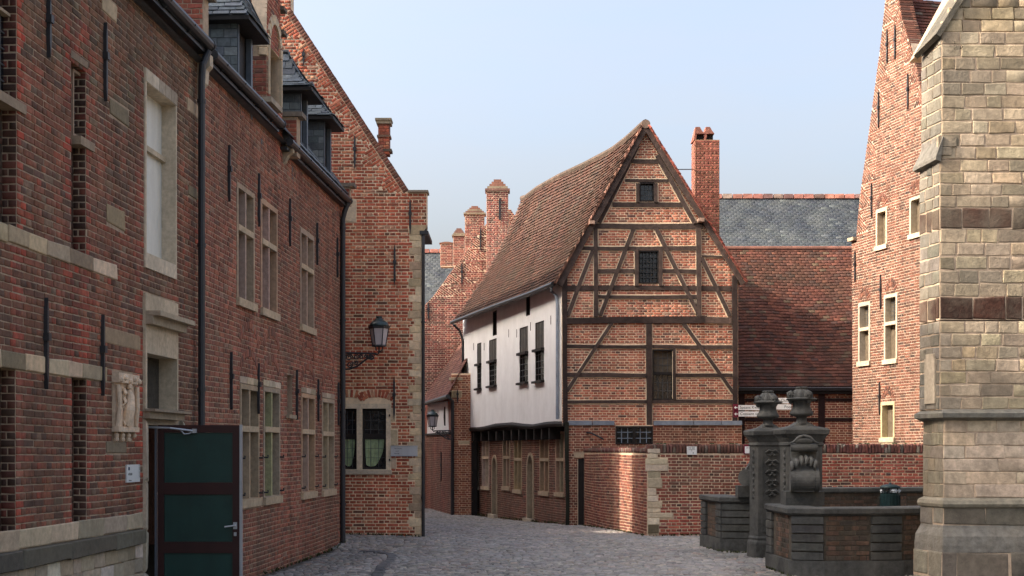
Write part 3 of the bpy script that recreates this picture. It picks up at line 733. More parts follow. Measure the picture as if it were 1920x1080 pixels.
uq = UX(378, .08); drain(near_house, LW, 378, .08, -.1, 5.35, .036, [LW.pt(uq, 5.5, .09), LW.pt(uq + .08, 5.66, .13)])
uq = UX(643, .05); drain(end_house, LW, 643, .05, -.12, 5.25, .042, [LW.pt(uq, 5.38, .08), LW.pt(uq + .02, 5.52, .13)])
cb = MB().prism(LW.side(UX(372), 0), [(0, 5.16), (.04, 5.20), (.05, 5.30), (.09, 5.34), (.10, 5.48), (.14, 5.52), (.14, 5.64), (0, 5.64)], -.06, .06, tint=(.44, .41, .36)).build('console', 'stone', near_house)
cb = MB().prism(LW.side(UX(531), 0), [(0, 5.30), (.04, 5.34), (.08, 5.42), (.14, 5.46), (.14, 5.58), (0, 5.58)], -.06, .06, tint=(.30, .28, .24)).build('console', 'stone', mid_house)
RS = 1.36                                                     # rise of the slate slopes
def roof_pt(u, k, d=.10, z=5.68): return LW.pt(u, z + k * RS, d - k)
def row_roof(house, ua, ub, depth=4.1):
    ins = MB().add([roof_pt(ua, 0), roof_pt(ub, 0), roof_pt(ub, depth), roof_pt(ua, depth), roof_pt(ua, 2 * depth)[:2] + (5.68,), roof_pt(ub, 2 * depth)[:2] + (5.68,), roof_pt(ua, 0, z=5.55), roof_pt(ub, 0, z=5.55)],
                   [(0, 1, 2, 3), (3, 2, 5, 4), (0, 3, 4, 6), (1, 7, 5, 2), (6, 4, 5, 7)], tint=(.07, .08, .09)).build('roof', 'slate', house)
    MB().pbox(LW, ua, ub, -.35, 5.5, -2 * depth + .3, -2 * depth + .5, tint=(.2, .09, .07)).build('back_wall', 'brick_dark', house)
    P = Pieces(); S = quad_S(roof_pt(ua, 0), roof_pt(ub, 0), roof_pt(ub, depth), roof_pt(ua, depth))
    roof_field(P, S, 34, .22, SLATE_P, thick=.008, lift=.012)
    P.emit(ins, 'slate', 'tile', 'slate', 'slates', most=60)
row_roof(near_house, u_near, u_a); row_roof(mid_house, u_a + .002, u_b); row_roof(end_house, u_b + .002, u_far)
MB().pbox(Plane(LW.pt(u_far, 0, 0), -LW.n), 1.2, 7.6, -.35, 5.3, 0, .80, tint=(.2, .09, .07)).build('alley_sun_block', 'brick_dark', end_house)  # added unseen block, closes the alley against a sun streak
MB().pbox(Plane(LW.pt(u_far, 0, 0), -LW.n), 0, 8.0, -.35, 5.5, -.2, -.001, tint=(.2, .09, .07)).build('end_wall', 'brick_dark', end_house)
def tri_gable(house, u, name='parapet'):
    s = Plane(LW.pt(u, 0, 0), -LW.n)
    MB().prism(s, [(.06, 5.5), (4.05, 5.5 + 4.0 * RS + .35), (8.1, 5.5)], -.12, .12, tint=(.2, .08, .06)).build(name, 'brick_dark', house)
tri_gable(end_house, u_far - .15); tri_gable(near_house, u_a + .1)

def grid_sheet(S, nt=14, nw=8, drop=.0):
    v = [np.array(S(i / nt, j / nw)) - (0, 0, drop) for j in range(nw + 1) for i in range(nt + 1)]
    return v, [(j * (nt + 1) + i, j * (nt + 1) + i + 1, (j + 1) * (nt + 1) + i + 1, (j + 1) * (nt + 1) + i) for j in range(nw) for i in range(nt)]
SLATE_C = [(3, (.11, .13, .14)), (3, (.08, .095, .105)), (2, (.15, .17, .175)), (1, (.055, .065, .075)), (.4, (.2, .215, .21))]
def slate_dormer(house, x0, x1, zt, zr, ov=.2, label=None):
    """x0,x1: near and far front corners (px, on the wall plane); zt cheek top, zr ridge"""
    u0, u1 = UX(x0), UX(x1); P = Pieces()
    kz = lambda z: (z - 5.68) / RS                                         # roof meets height z at this depth
    dor = MB()
    d_top, d_f = .10 - kz(zt), .0; zf = 5.68 + .10 * RS
    side = Plane(LW.pt(u0, 0, 0), LW.n)                                    # u = out of the wall; faces the camera
    poly = [(d_top, zt), (d_f, zf - .1), (d_f, zt)]
    near_s = Plane(LW.pt(u0, 0, 0), LW.n)
    body = MB().prism(near_s, [(d_top - .1, zt), (0, 5.5), (0, zt)], -.05, 0, tint=(.07, .08, .09))
    body.prism(near_s, [(d_top - .1, zt), (0, 5.5), (0, zt)], -(u1 - u0), -(u1 - u0) + .05, tint=(.07, .08, .09))
    root = body.build('dormer', 'slate', house, label=label)
    field(P, near_s, [[(d_top - .02, zt), (-.0, 5.62), (0, zt)]], .105, .16, SLATE_C, joint=.010, bond='run', proud=.008, depth=.012, wav=0)
    # front: frame posts, dark opening
    MB().pbox(LW, u0 + .0, u0 + .05, 5.5, zt, -.05, .012, tint=(.3, .3, .3)).pbox(LW, u1 - .08, u1, 5.5, zt, -.05, .012, tint=(.45, .45, .45)).build('dormer_post', 'zinc', root)
    MB().pbox(LW, u0 + .05, u1 - .08, 5.5, zt, -.09, -.06).build('dormer_window', 'timber_dark', root)
    z0 = zt + .01; a0, a1 = u0 - ov, u1 + ov
    rd = .10 - kz(zr) - .1; eb = .10 - kz(z0) - .1; um = (u0 + u1) / 2; dr = -.22
    MB().pbox(LW, a0, a1, z0 - .05, z0, eb, ov).build('dormer_soffit', 'timber_dark', root)
    A, B = LW.pt(a0, z0, eb), LW.pt(a0, z0, ov); C, D = LW.pt(um, zr, dr), LW.pt(um, zr, rd)
    B2, A2 = LW.pt(a1, z0, ov), LW.pt(a1, z0, eb)
    def curved(A, B, C, D):
        S0 = quad_S(A, B, C, D)
        def S(t, w): p = S0(t, w); return p - np.array((0, 0, .10 * math.sin(math.pi * w)))
        return S
    rb_ = MB().add([A2, B2, C, D], [(0, 3, 2, 1)], tint=(.07, .08, .09))
    for Sx in (curved(A, B, C, D), curved(B, B2, C, C)):
        v, f = grid_sheet(Sx, 2, 5, .004); rb_.add(v, f, (.07, .08, .09))
    rb_.build('dormer_roof', 'slate', root)
    n = max(5, round((zr - z0) * 1.25 / .105))
    roof_field(P, curved(A, B, C, D), n, .2, SLATE_C, thick=.010, lift=.022)
    roof_field(P, curved(B, B2, C, C), n, .2, SLATE_C, thick=.010, lift=.022)
    MB().tube([np.array(C) + (0, 0, .03), np.array(D) + (0, 0, .03)], .035, 8).build('ridge_roll', 'gutter', root)
    P.emit(root, 'slate', 'tile', 'slate', 'slates', most=160)
zD = lambda x, y: LW.z(x, y)
slate_dormer(mid_house, 445, 472, 6.50, 7.45, ov=.18, label='slate-hung dormer nearest the camera')
slate_dormer(end_house, 563, 576, LW.z(563, 170), 7.15, ov=.2)
slate_dormer(end_house, 607, 620, LW.z(607, 223), 7.15, ov=.18)

# stepped brick dormer gable of the middle house
ug0, ug1 = UX(500), UX(529)
GD = [(3, (.34, .10, .065)), (2, (.27, .085, .06)), (1, (.16, .08, .06)), (1, (.40, .13, .08))]
gd_hole = rect(ug0 + .08, LW.z(510, 185), ug1 - .16, LW.z(510, 92))
gw = brick_wall(mid_house, LW, [(ug0, 5.3), (ug1, 5.3), (ug1, 7.0), (ug1 - .12, 7.0), (ug1 - .12, 7.6), (ug1 - .25, 7.6), (ug1 - .25, 8.3), (ug0 + .1, 8.3), (ug0 + .1, 7.6), (ug0, 7.0)], [gd_hole], GD, 'mortar', 'brick_dark', thick=.2, wname='dormer_gable')
ar = MB(); um, hw = (gd_hole[0][0] + gd_hole[1][0]) / 2, (gd_hole[1][0] - gd_hole[0][0]) / 2; z1 = gd_hole[2][1]
for s_ in (-1, 1): ar.pbox(LW, um + s_ * (hw + .0) - (.05 if s_ < 0 else 0), um + s_ * hw + (.05 if s_ > 0 else 0), gd_hole[0][1], z1 - .02, -.14, .03, tint=(.46, .42, .34))
for i in range(9):
    a = math.pi * (i + .5) / 9; V = LW.U * math.cos(a) + Zv * math.sin(a); U = LW.U * math.sin(a) - Zv * math.cos(a)
    c = np.array(LW.pt(um + (hw + .03) * math.cos(a), z1 - .02 + (hw + .05) * 1.1 * math.sin(a), .03)); w_, h_ = .11, .12
    q = [c + U * sx * w_ / 2 + V * sy * h_ / 2 for sx, sy in ((-1, -1), (1, -1), (1, 1), (-1, 1))]; ar.hexa(q, [p - LW.N * .12 for p in q], tint=(.48, .44, .36))
ar.build('stone_arch', 'stone', gw)
MB().pbox(LW, gd_hole[0][0], gd_hole[1][0], gd_hole[0][1], z1 + .1, -.16, -.13, tint=(1.2, 1.1, .9)).build('blind_panel', 'shutter', gw)
gs = Plane(LW.pt(ug0, 0, 0), LW.n)                              # near flank of the dormer, faces the camera
fl = [(-.62, 6.15), (0, 5.55), (0, 6.78), (-.62, 6.78)]
brick_wall(mid_house, gs, fl, [], GD, 'mortar', 'brick', thick=.1, wname='dormer_flank', cover=[rect(-.17, 6.5, .01, 6.8)], most=80)
stones(mid_house, gs, [(-.16, 6.68, .02, 6.78), (-.12, 6.60, .02, 6.68), (-.10, 6.50, .01, 6.60)], d0=-.05, d1=.03, name='corbel_stone')
MB().pbox(gs, -.25, .07, LW.z(500, 192), LW.z(500, 182), -.6, .04, tint=(.3, .28, .25)).build('dormer_cornice', 'stone', mid_house)
for x, y in ((527, 15), (532, 66)):
    u = ug1 - .02; z = LW.z(x, y); MB().pbox(LW, u - .14, u + .06, z - .05, z, -.15, .06, tint=(.12, .11, .1)).build('kneeler_cap', 'stone', mid_house)
# party-wall parapets that show above the gutters
def parapet(house, x, z0, z1, dd=(-.5, .02), w=.22):
    u = UX(x); s = Plane(LW.pt(u, 0, 0), LW.n)
    brick_wall(house, s, rect(dd[0], z0, dd[1], z1), [], GD, 'mortar_dark', 'brick_dark', thick=w, wname='parapet', most=40)
    MB().pbox(s, dd[0] - .02, dd[1] + .08, z1, z1 + .06, -w - .03, .04, tint=(.16, .15, .14)).build('parapet_cap', 'stone', house)
parapet(near_house, 384, 5.5, 6.35, (-.7, -.02)); parapet(end_house, 536, 5.45, 5.98, (-.3, .15)); parapet(end_house, 640, 5.5, 5.80, (-.35, .14), .16)
for x, y in ((283, 65), (355, 120), (455, 212), (490, 268)):
    u, z = lw(x, y); MB().pbox(LW, u - .03, u + .03, z - .09, z + .09, -.05, .004).build('vent_slot', 'iron', near_house if x < 378 else mid_house)
for x, y in ((548, 325), (596, 370), (632, 398)):
    u, z = lw(x, y); MB().pbox(LW, u - .03, u + .03, z - .09, z + .09, -.05, .004).build('vent_slot', 'iron', end_house)

# ------------------------------------------------------------------ gable house behind the lantern
FG = Plane.at(790, 109.5)
g_house = thing('brick_house', 'tall red brick gable behind the bracket lantern with pale corner stones and green curtains', 'house', FG.pt(-1, 0), 'brick houses round the lane')
gp = lambda *l: pts(FG, l)
V0 = gp((766, 357))[0]; V1 = gp((546, 18))[0]
out_fg = gp((300, 1020), (790, 1020), (790, 432), (800, 426), (800, 360), (766, 360), (546, 20), (546, -70), (500, -70), (500, 20), (300, 357))
win_fg = prect(FG, 630, 757, 733, 888)
pocket = prect(FG, 648, 372, 668, 416)
# tumbled brickwork along the verge: triangles of courses laid square to the slope
sl = np.array(V1) - np.array(V0); slen = np.linalg.norm(sl); sd = sl / slen; s_in = np.array((-sd[1], sd[0]))
if s_in[0] > 0: s_in = -s_in
tum = []; n_t = 7; seg = slen / n_t
for i in range(n_t):
    a = np.array(V0) + sd * seg * i; c = np.array(V0) + sd * seg * (i + 1)
    apex = np.array((a[0] - .48 - .05 * (i % 2), a[1] + .02))
    tum.append([tuple(a + s_in * .10), tuple(c + s_in * .10), tuple(apex)])
quo = []
z = -.1; i = 0
xr = FG.u(790)
while z < 5.25:
    hgt = random.uniform(.11, .15); w = (.21, .12)[i % 2] + random.uniform(-.02, .03); quo.append((xr - w, z, xr + .004, z + hgt)); z += hgt; i += 1
quo[-1] = (xr - .22, quo[-1][1], xr + .004, quo[-1][3])
blk = [prect(FG, 725, 765, 742, 790), prect(FG, 732, 806, 746, 838), prect(FG, 733, 858, 743, 880)]
qcover = [rect(a, b_, c, d) for a, b_, c, d in quo]
RED_F = [(3, (.50, .135, .075)), (3, (.44, .115, .065)), (2, (.55, .20, .11)), (1.3, (.32, .10, .06)), (.9, (.56, .28, .17)), (.4, (.20, .095, .06))]
def fg_arch(P):
    for cx_, rad, n in ((655, .30, 8), (705, .36, 11)):
        u, z = FG.uv(cx_, 775); 
        for i in range(n):
            a = math.radians(48 + 84 * (i + .5) / n); rr = .40
            V = FG.U * math.cos(a) + Zv * math.sin(a); U = FG.U * math.sin(a) - Zv * math.cos(a)
            P.add(FG.pt(u + rr * math.cos(a) * 1.15, z + rr * math.sin(a) * .86, .010), U, V, FG.N, .046, .13, .04, pick(RED_F))
arch_c = gp((636, 753), (736, 753), (726, 737), (700, 731), (662, 731), (636, 738))
def fg_extra(P):
    fg_arch(P)
    ang = math.atan2(sd[1], sd[0]) - math.pi / 2
    for t in tum: field(P, FG, [t], .056, .195, RED_F, ang=ang, wav=0, proud=.008)
    # brick-on-edge verge
    n = int(slen / .056)
    for k in range(n):
        c = np.array(V0) + sd * (k + .5) * slen / n + s_in * .045
        V = -(FG.U * sd[0] + Zv * sd[1]); U = FG.U * s_in[0] + Zv * s_in[1]
        P.add(FG.pt(c[0], c[1], .012), U, np.cross(FG.N, U), FG.N, .10, .046, .05, pick([(1, (.16, .07, .05)), (1, (.22, .085, .06))]))
verge_c = [V0, V1, tuple(np.array(V1) + s_in * .10), tuple(np.array(V0) + s_in * .10)]
fwall = brick_wall(g_house, FG, out_fg, [win_fg], RED_F, 'mortar_warm', 'brick', cover=tum + [verge_c, arch_c, pocket] + qcover + blk, extra=fg_extra, vis=lambda x, y: (x > 660) & (y > 380), thick=.3, joint=.0145)
stones(fwall, FG, [q + ([(3, (.62, .55, .43)), (2, (.55, .48, .37)), (1, (.40, .34, .26))],) for q in quo], d1=.014, name='quoin')
stones(fwall, FG, [(r[0][0], r[0][1], r[1][0], r[2][1], [(1, (.50, .44, .35))]) for r in blk + [pocket]], d1=.012)
# window: stone surround, two lights, dark casements, curtains
(u0, z0), _, (u1, z1), _ = win_fg
um0, um1 = FG.u(669), FG.u(679); ua, ub = FG.u(640), FG.u(724); za, zb_ = FG.z(0, 880), FG.z(0, 766)
w = MB().slab(FG, win_fg, [rect(ua, za, um0, zb_), rect(um1, za, ub, zb_)], -.16, .016, tint=(.60, .56, .48)).build('window', 'stone', g_house)
MB().pbox(FG, u0 - .02, u1 + .02, z0 - .01, z0 + .06, .0, .05, tint=(.42, .40, .36)).build('sill', 'stone', w)
for a, c in ((ua, um0), (um1, ub)):
    zm0, zm1 = FG.z(0, 823), FG.z(0, 813); f = .035
    MB().slab(FG, rect(a, za, c, zb_), [rect(a + f, za + f, c - f, zm0), rect(a + f, zm1, c - f, zb_ - f)], -.13, -.09).build('casement', 'timber_dark', w)
    MB().pbox(FG, a + f, c - f, za + f, zm0, -.125, -.12).pbox(FG, a + f, c - f, zm1, zb_ - f, -.125, -.12).build('pane', 'glass', w)
    lb = MB()
    for k in (1, 2): lb.pbox(FG, a + (c - a) * k / 3 - .004, a + (c - a) * k / 3 + .004, za + f, zb_ - f, -.119, -.110)
    for zz in np.linspace(za + f, zb_ - f, 7)[1:-1]: lb.pbox(FG, a + f, c - f, zz - .003, zz + .003, -.119, -.111)
    lb.build('lead_came', 'lead', w)
    # curtain gathered towards the bottom, hung right behind the glass
    n = 26; cv, cf = [], []
    for j in range(9):
        q = j / 8; zc = zm0 - .005 - (zm0 - za - f - .02) * q
        l = a + f + .004 + .02 * q * q; rgt = c - f - .01 - (.11 if c == ub else .05) * q ** 2.5 * 1.2
        for i in range(n):
            t = i / (n - 1); u = l + (rgt - l) * t; arc = .03 * math.sin(math.pi * t) * (1 if q == 1 else 0)
            cv.append(FG.pt(u, zc - (1 - abs(2 * t - 1)) * 0 + (abs(2 * t - 1) ** 3) * .03 * q, -.116 + .004 * math.sin(t * 34)))
    for j in range(8): cf += [(j * n + i, j * n + i + 1, (j + 1) * n + i + 1, (j + 1) * n + i) for i in range(n - 1)]
    MB().add(cv, cf).build('curtain', 'cloth', w, smooth=True)
hb = MB()
for y in (780, 863): hb.tube([FG.pt(FG.u(731), FG.z(0, y), 0), FG.pt(FG.u(731), FG.z(0, y), .05), FG.pt(FG.u(731), FG.z(0, y - 3), .05)], .012, 6)
hb.build('shutter_pin', 'iron', g_house)
for x, a, c in ((665, 252, 318), (740, 458, 536), (739, 706, 786), (769, 372, 440), (569, 90, 125)): anchor(g_house, FG, x, a, c, .034)
MB().pbox(FG, FG.u(765), FG.u(803), FG.z(0, 361), FG.z(0, 357), -.32, .05, tint=(.22, .2, .18)).build('kneeler_cap', 'stone', g_house)
MB().prism(FG, gp((768, 440), (790, 440), (800, 426), (800, 422), (768, 422)), -.29, .018, tint=(.42, .36, .26)).build('kneeler', 'stone', g_house)
# pinnacle on the verge
px_ = FG.at(718, 107); u0, u1 = px_.u(709), px_.u(730)
b = MB().pbox(px_, u0, u1, px_.z(0, 290), px_.z(0, 232), -.22, 0, tint=(.24, .09, .06)).build('pinnacle', 'brick', g_house)
P = Pieces(); field(P, px_, [rect(u0, px_.z(0, 290), u1, px_.z(0, 232))], .056, .195, RED_F); P.emit(b, 'brick', 'brick', 'brick', 'brick_courses')
MB().pbox(px_, u0 - .03, u1 + .03, px_.z(0, 232), px_.z(0, 226), -.26, .03, tint=(.3, .27, .22)).pbox(px_, u0 - .05, u1 + .04, px_.z(0, 226), px_.z(0, 222), -.28, .05, tint=(.26, .24, .2)).build('pinnacle_cap', 'stone', b)
MB().pbox(px_, u0 - .02, u1 + .02, px_.z(0, 257), px_.z(0, 253), -.24, .02, tint=(.15, .1, .08)).pbox(px_, u0 + .08, u1 + .04, px_.z(0, 284), px_.z(0, 279), -.24, .02, tint=(.1, .09, .08)).build('pinnacle_band', 'stone', b)
# body and roof behind the gable, running back along the lane
Gs = Plane(FG.pt(FG.u(790), 0, 0), (-.262, 1.0))              # lane side, runs away from the camera
sdir = np.array((math.sin(SUN_AZ), math.cos(SUN_AZ)))          # unseen back of the gable is slanted along the sun, letting a streak pass
kr = np.array(FG.pt(FG.u(790), 0, -.31)[:2]); kb = np.array((-2.03, 26.45)); kl = np.array(FG.pt(FG.u(300), 0, -.31)[:2]); t_k = (kl[0] - kb[0]) / sdir[0]; kbl = kb + sdir * t_k
MB().extrude_xy([tuple(p) for p in (kr, kb, kbl, kl)], -.5, 5.7, tint=(.36, .14, .10)).build('side_wall', 'brick', g_house)
ra, rbk = np.array(FG.pt(FG.u(523), 0, -.31)[:2]), (kb + kbl) / 2
MB().add([(*kr, 5.65), (*kb, 5.65), (*rbk, 9.0), (*ra, 9.0), (*kl, 5.65), (*kbl, 5.65)], [(0, 1, 2, 3), (3, 2, 5, 4), (1, 5, 2), (0, 3, 4)], tint=(.2, .08, .06)).build('roof', 'tile', g_house)
DG = 2.7
u = drain(g_house, FG, 793.5, .03, -.05, 4.95, .030, [FG.pt(FG.u(793.5), 5.15, 0), FG.pt(FG.u(797), 5.28, -.02)])
MB().pbox(FG, FG.u(787), FG.u(803), FG.z(0, 440), FG.z(0, 433), -1.2, .04).build('gutter', 'gutter', g_house)
# unseen house added beyond the passage, shades the lane and bounds the sun streak
nb = thing('brick_house', 'added unseen brick house past the passage, shading the lane from the sun', 'house', (-3.4, 32, 0), 'brick houses round the lane')
q0 = np.array((-1.56, 24.66)) + np.array((-.262, 1)) * DG; nd = np.array((-.30, 1.0)); q1 = q0 + nd * 21; wv = sdir * 5.5
q0 = q0 + np.array((-.0, 0))
MB().extrude_xy([tuple(q0), tuple(q1), tuple(q1 + wv), tuple(q0 + wv)], -.6, 6.2, tint=(.28, .11, .075)).build('wall', 'brick', nb)
m0, m1 = q0 + wv / 2, q1 + wv / 2; e = -wv / np.linalg.norm(wv) * .15
MB().add([(*(q0 + e), 6.15), (*(q1 + e), 6.15), (*m1, 10.6), (*m0, 10.6), (*(q0 + wv - e), 6.15), (*(q1 + wv - e), 6.15)], [(0, 1, 2, 3), (3, 2, 5, 4), (0, 3, 4), (1, 5, 2), (0, 4, 5, 1)], tint=(.2, .09, .065)).build('roof', 'tile', nb)
pw = Plane(Gs.pt(1.75, 0, 0), (-.262, 1.0)); MB().pbox(pw, 0, 1.15, -.5, 2.75, -.5, -.25, tint=(.28, .11, .075)).build('passage_wall', 'brick', nb)  # added unseen wall, keeps the sun streak off the lane floor
for hs_, pa, pb2, z1_, nm_ in ((g_house, kr, kb, 5.6, 'FG'), (nb, q0, q1, 6.15, 'NB')):
    pl = Plane(pa, pb2 - pa); ln = float(np.linalg.norm(pb2 - pa)); host = [o for o in hs_.children if o.name.startswith('side_wall' if nm_ == 'FG' else 'wall')][0]
    hl = [rect(2.0 + 3.2 * k, zz, 2.9 + 3.2 * k, zz + 1.5) for k in range(5) for zz in (.9, 3.6)] if nm_ == 'NB' else []
    ms_ = MB().slab(pl, rect(0, -.5, ln, z1_), hl, .001, .006).build('mortar_face', 'mortar_dark', hs_)
    P = Pieces(); field(P, pl, [rect(0, -.5, ln, z1_)] + hl, .056, .195, RED_F, proud=.012, wav=.004); P.emit(ms_, 'brick_dark', 'brick', 'brick', 'brick_courses', most=0)
    for r in hl: window(hs_, Plane(pl.o + pl.n * .02, pl.d), r, tr=.36, depth=.015, fw=.07, grid=(2, 4))
# silver plate
r = prect(FG, 733, 836, 783, 855); (u0, z0), _, (u1, z1), _ = r
pq = thing('plaque', 'long silver nameplate at the right corner of the tall red gable', 'plaque', FG.pt(u0, z0))
MB().pbox(FG, u0, u1, z0, z1, .016, .04).build('plate', 'grey_plate', pq)
MB().pbox(FG, u0 - .004, u1 + .004, z1 - .012, z1 + .004, .014, .046).pbox(FG, u0 - .004, u1 + .004, z0 - .004, z0 + .010, .014, .046).build('rail', 'alu', pq)
for k, s_ in enumerate(('Seminarie', 'voor', 'Gotiek')): text(pq, FG, s_, u0 + .06 + (.02 if k == 1 else 0), z1 - .055 - .043 * k, .032, d=.0405)

# ------------------------------------------------------------------ lanterns on scroll brackets
def lantern(label, pl, xw, dw, sc, group='lanterns on scrolled wall brackets'):
    """pl: plane across the view that holds bracket and lamp; xw wall end of the bracket in px; sc scale factor"""
    root = thing('wall_lantern', label, 'lantern', pl.pt(pl.u(xw), 3.3, 0), group)
    return root
def make_lantern(root, base, ax, s=1.0):
    """base: point where the bracket meets the wall (top bar); ax: unit horizontal direction along the bracket"""
    ax = np.array((ax[0], ax[1], 0.0)); base = np.array(base, float)
    Q = lambda a, z: tuple(base + ax * a * s + np.array((0, 0, z * s)))
    br = MB(); br.tube([Q(0, 0), Q(.36, -.008), Q(.52, -.015)], .015 * s, 8)
    br.tube([Q(0, -.265), Q(.08, -.262), Q(.20, -.22), Q(.33, -.12), Q(.42, -.06), Q(.47, -.05)], .015 * s, 8)
    br.tube([Q(.005, .01), Q(.005, -.28)], .013 * s, 8)
    def spiral(ca, cz, r0, turns, dirn=1, a0=0.0, n=22, th=.0115):
        pp = [Q(ca + r0 * (1 - .8 * i / n) * math.cos(a0 + dirn * turns * 2 * math.pi * i / n), cz + r0 * (1 - .8 * i / n) * math.sin(a0 + dirn * turns * 2 * math.pi * i / n)) for i in range(n + 1)]
        br.tube(pp, th * s, 6)
    spiral(.075, -.075, .06, 1.5); spiral(.085, -.19, .055, 1.5, -1, 1.0); spiral(.19, -.065, .05, 1.5, -1, 2.0); spiral(.19, -.155, .04, 1.3, 1, 3.0); spiral(.275, -.06, .042, 1.4, 1, 1.0); spiral(.345, -.05, .032, 1.3, -1, 0.5)
    spiral(.44, -.07, .048, 1.5, 1, 1.5, th=.014)
    br.build('bracket', 'iron', root)
    c = Q(.56, 0)
    st = MB(); st.tube([Q(.49, -.02), Q(.53, -.03), Q(.555, .0), Q(.56, .10)], .014 * s, 8)
    for a in range(4):
        t = math.pi / 4 + a * math.pi / 2; R_ = .085 * s
        st.tube([np.array(c) + (0, 0, .01 * s), np.array(c) + (R_ * .8 * math.cos(t), R_ * .8 * math.sin(t), .035 * s), np.array(c) + (R_ * math.cos(t), R_ * math.sin(t), .115 * s)], .006 * s, 6)
    st.build('stem', 'iron', root)
    zb, zt, rb_, rt_ = .115, .40, .105, .155
    n = 6; sq = lambda r, z, k, off=0: tuple(np.array(c) + (r * s * math.cos(2 * math.pi * k / n + off), r * s * math.sin(2 * math.pi * k / n + off), z * s))
    fr = MB()
    for k in range(n): fr.tube([sq(rb_, zb, k), sq(rt_, zt, k)], .0085 * s, 6)
    fr.lathe([(.11 * s, zb * s - .018 * s), (.122 * s, zb * s - .01 * s), (.118 * s, zb * s + .012 * s), (.10 * s, zb * s + .014 * s)], c, n)
    fr.lathe([(.150 * s, zt * s - .01 * s), (.175 * s, zt * s), (.180 * s, zt * s + .025 * s), (.155 * s, zt * s + .03 * s)], c, n)
    fr.build('frame', 'iron', root)
    for k in range(n):
        MB().add([sq(rb_ * .97, zb, k), sq(rb_ * .97, zb, k + 1), sq(rt_ * .97, zt, k + 1), sq(rt_ * .97, zt, k), sq(rb_ * .93, zb, k), sq(rb_ * .93, zb, k + 1), sq(rt_ * .93, zt, k + 1), sq(rt_ * .93, zt, k)],
                 [(0, 1, 2, 3), (7, 6, 5, 4), (0, 4, 5, 1), (1, 5, 6, 2), (2, 6, 7, 3), (3, 7, 4, 0)]).build('glass_pane', 'frost', root)
    MB().lathe([(.165 * s, .425 * s), (.160 * s, .45 * s), (.135 * s, .49 * s), (.09 * s, .52 * s), (.07 * s, .53 * s), (.075 * s, .545 * s), (.05 * s, .55 * s), (.048 * s, .575 * s), (.055 * s, .58 * s), (.05 * s, .59 * s)], c, 18).build('hood', 'green_iron', root, smooth=True)
    pr = MB(); pr.add([sq(.175, .42, .1), sq(.20, .465, 0), sq(.175, .42, -.1), sq(.165, .43, 0)], [(0, 1, 2, 3), (0, 2, 1)]); pr.build('corner_leaf', 'iron', root)
L1 = Plane.at(646, 112.5)
root = thing('wall_lantern', 'green-hooded lantern on a scrolled bracket at the corner of the left row', 'lantern', L1.pt(0, 3.2), 'lanterns on scrolled wall brackets')
make_lantern(root, L1.pt(L1.u(646), L1.z(0, 661.5)), (1, 0), 1.03)

# ------------------------------------------------------------------ half-timbered house
HT = Plane.at(1058, 86.0)
HS = Plane.at(1058, 86.0, 290)                       # street side, its u runs towards the camera
ht = thing('half_timbered_house', 'half-timbered brick gable house with a jettied white side wall and a sagging tiled roof', 'house', HT.pt(2, 0))
hp = lambda *l: pts(HT, l)
W1 = prect(HT, 1199, 342, 1227, 378); W2 = prect(HT, 1197, 470, 1235, 532); W3 = prect(HT, 1223, 655, 1264, 750); W4 = prect(HT, 1154, 795, 1224, 834)
gable = hp((1054, 798), (1384, 798), (1384, 530), (1390, 524), (1210, 240), (1054, 528))
ORG = ORANGE
def ht_t(u, z, t):
    k = 1 - .0 * z
    return t
hwall = brick_wall(ht, HT, gable, [W1, W2, W3], ORG, 'mortar_warm', 'brick', thick=.22, vis=lambda x, y: (y > 600), wav=.003, joint=.0145, most=300)
# ground floor of the gable stands a little proud, with a lead-covered ledge on top
HB = Plane(HT.o - HT.n * -.10, HT.d)
lo_h = [prect(HB, 1154, 799, 1224, 833)]
base_out = pts(HB, [(1064, 1000), (1391, 1000), (1391, 797), (1064, 797)])
bwall = brick_wall(ht, HB, base_out, lo_h, [(2, (.33, .12, .075)), (2, (.26, .095, .06)), (1, (.38, .16, .10)), (1, (.17, .075, .05))], 'mortar', 'brick_dark', thick=.3, wname='wall', cover=[prect(HB, 1083, 858, 1095, 1000)], vis=lambda x, y: (y < 835) | (x < 1095), most=200)
for xa, xb in ((1065, 1110), (1111, 1152), (1226, 1300), (1301, 1352), (1353, 1391)):
    ua, ub = HB.u(xa), HB.u(xb)
    MB().pbox(HB, ua, ub - .004, HB.z(0, 797), HB.z(0, 789), -.12, .045).build('lead_ledge', 'zinc', ht)
MB().pbox(HB, HB.u(1084), HB.u(1095), -.3, HB.z(0, 858), -.005, .006).build('side_door', 'timber_dark', ht)
MB().pbox(HB, HB.u(1076), HB.u(1095), HB.z(0, 858), HB.z(0, 848), -.02, .03, tint=(.45, .40, .32)).build('lintel', 'stone', ht)
MB().tube([HB.pt(*HB.uv(1100, 811), .02), HB.pt(*HB.uv(1108, 812), .12), HB.pt(*HB.uv(1128, 822), .16), HB.pt(*HB.uv(1131, 824), .05)], .018, 8).build('iron_bracket', 'iron', ht)
tc = [0]; EDG = MB()
def y_ok(a, b): return max(a[1], b[1]) < 800 and min(a[0], b[0]) > 1060 and max(a[0], b[0]) < 1376 and abs(a[0] - b[0]) + abs(a[1] - b[1]) > 20
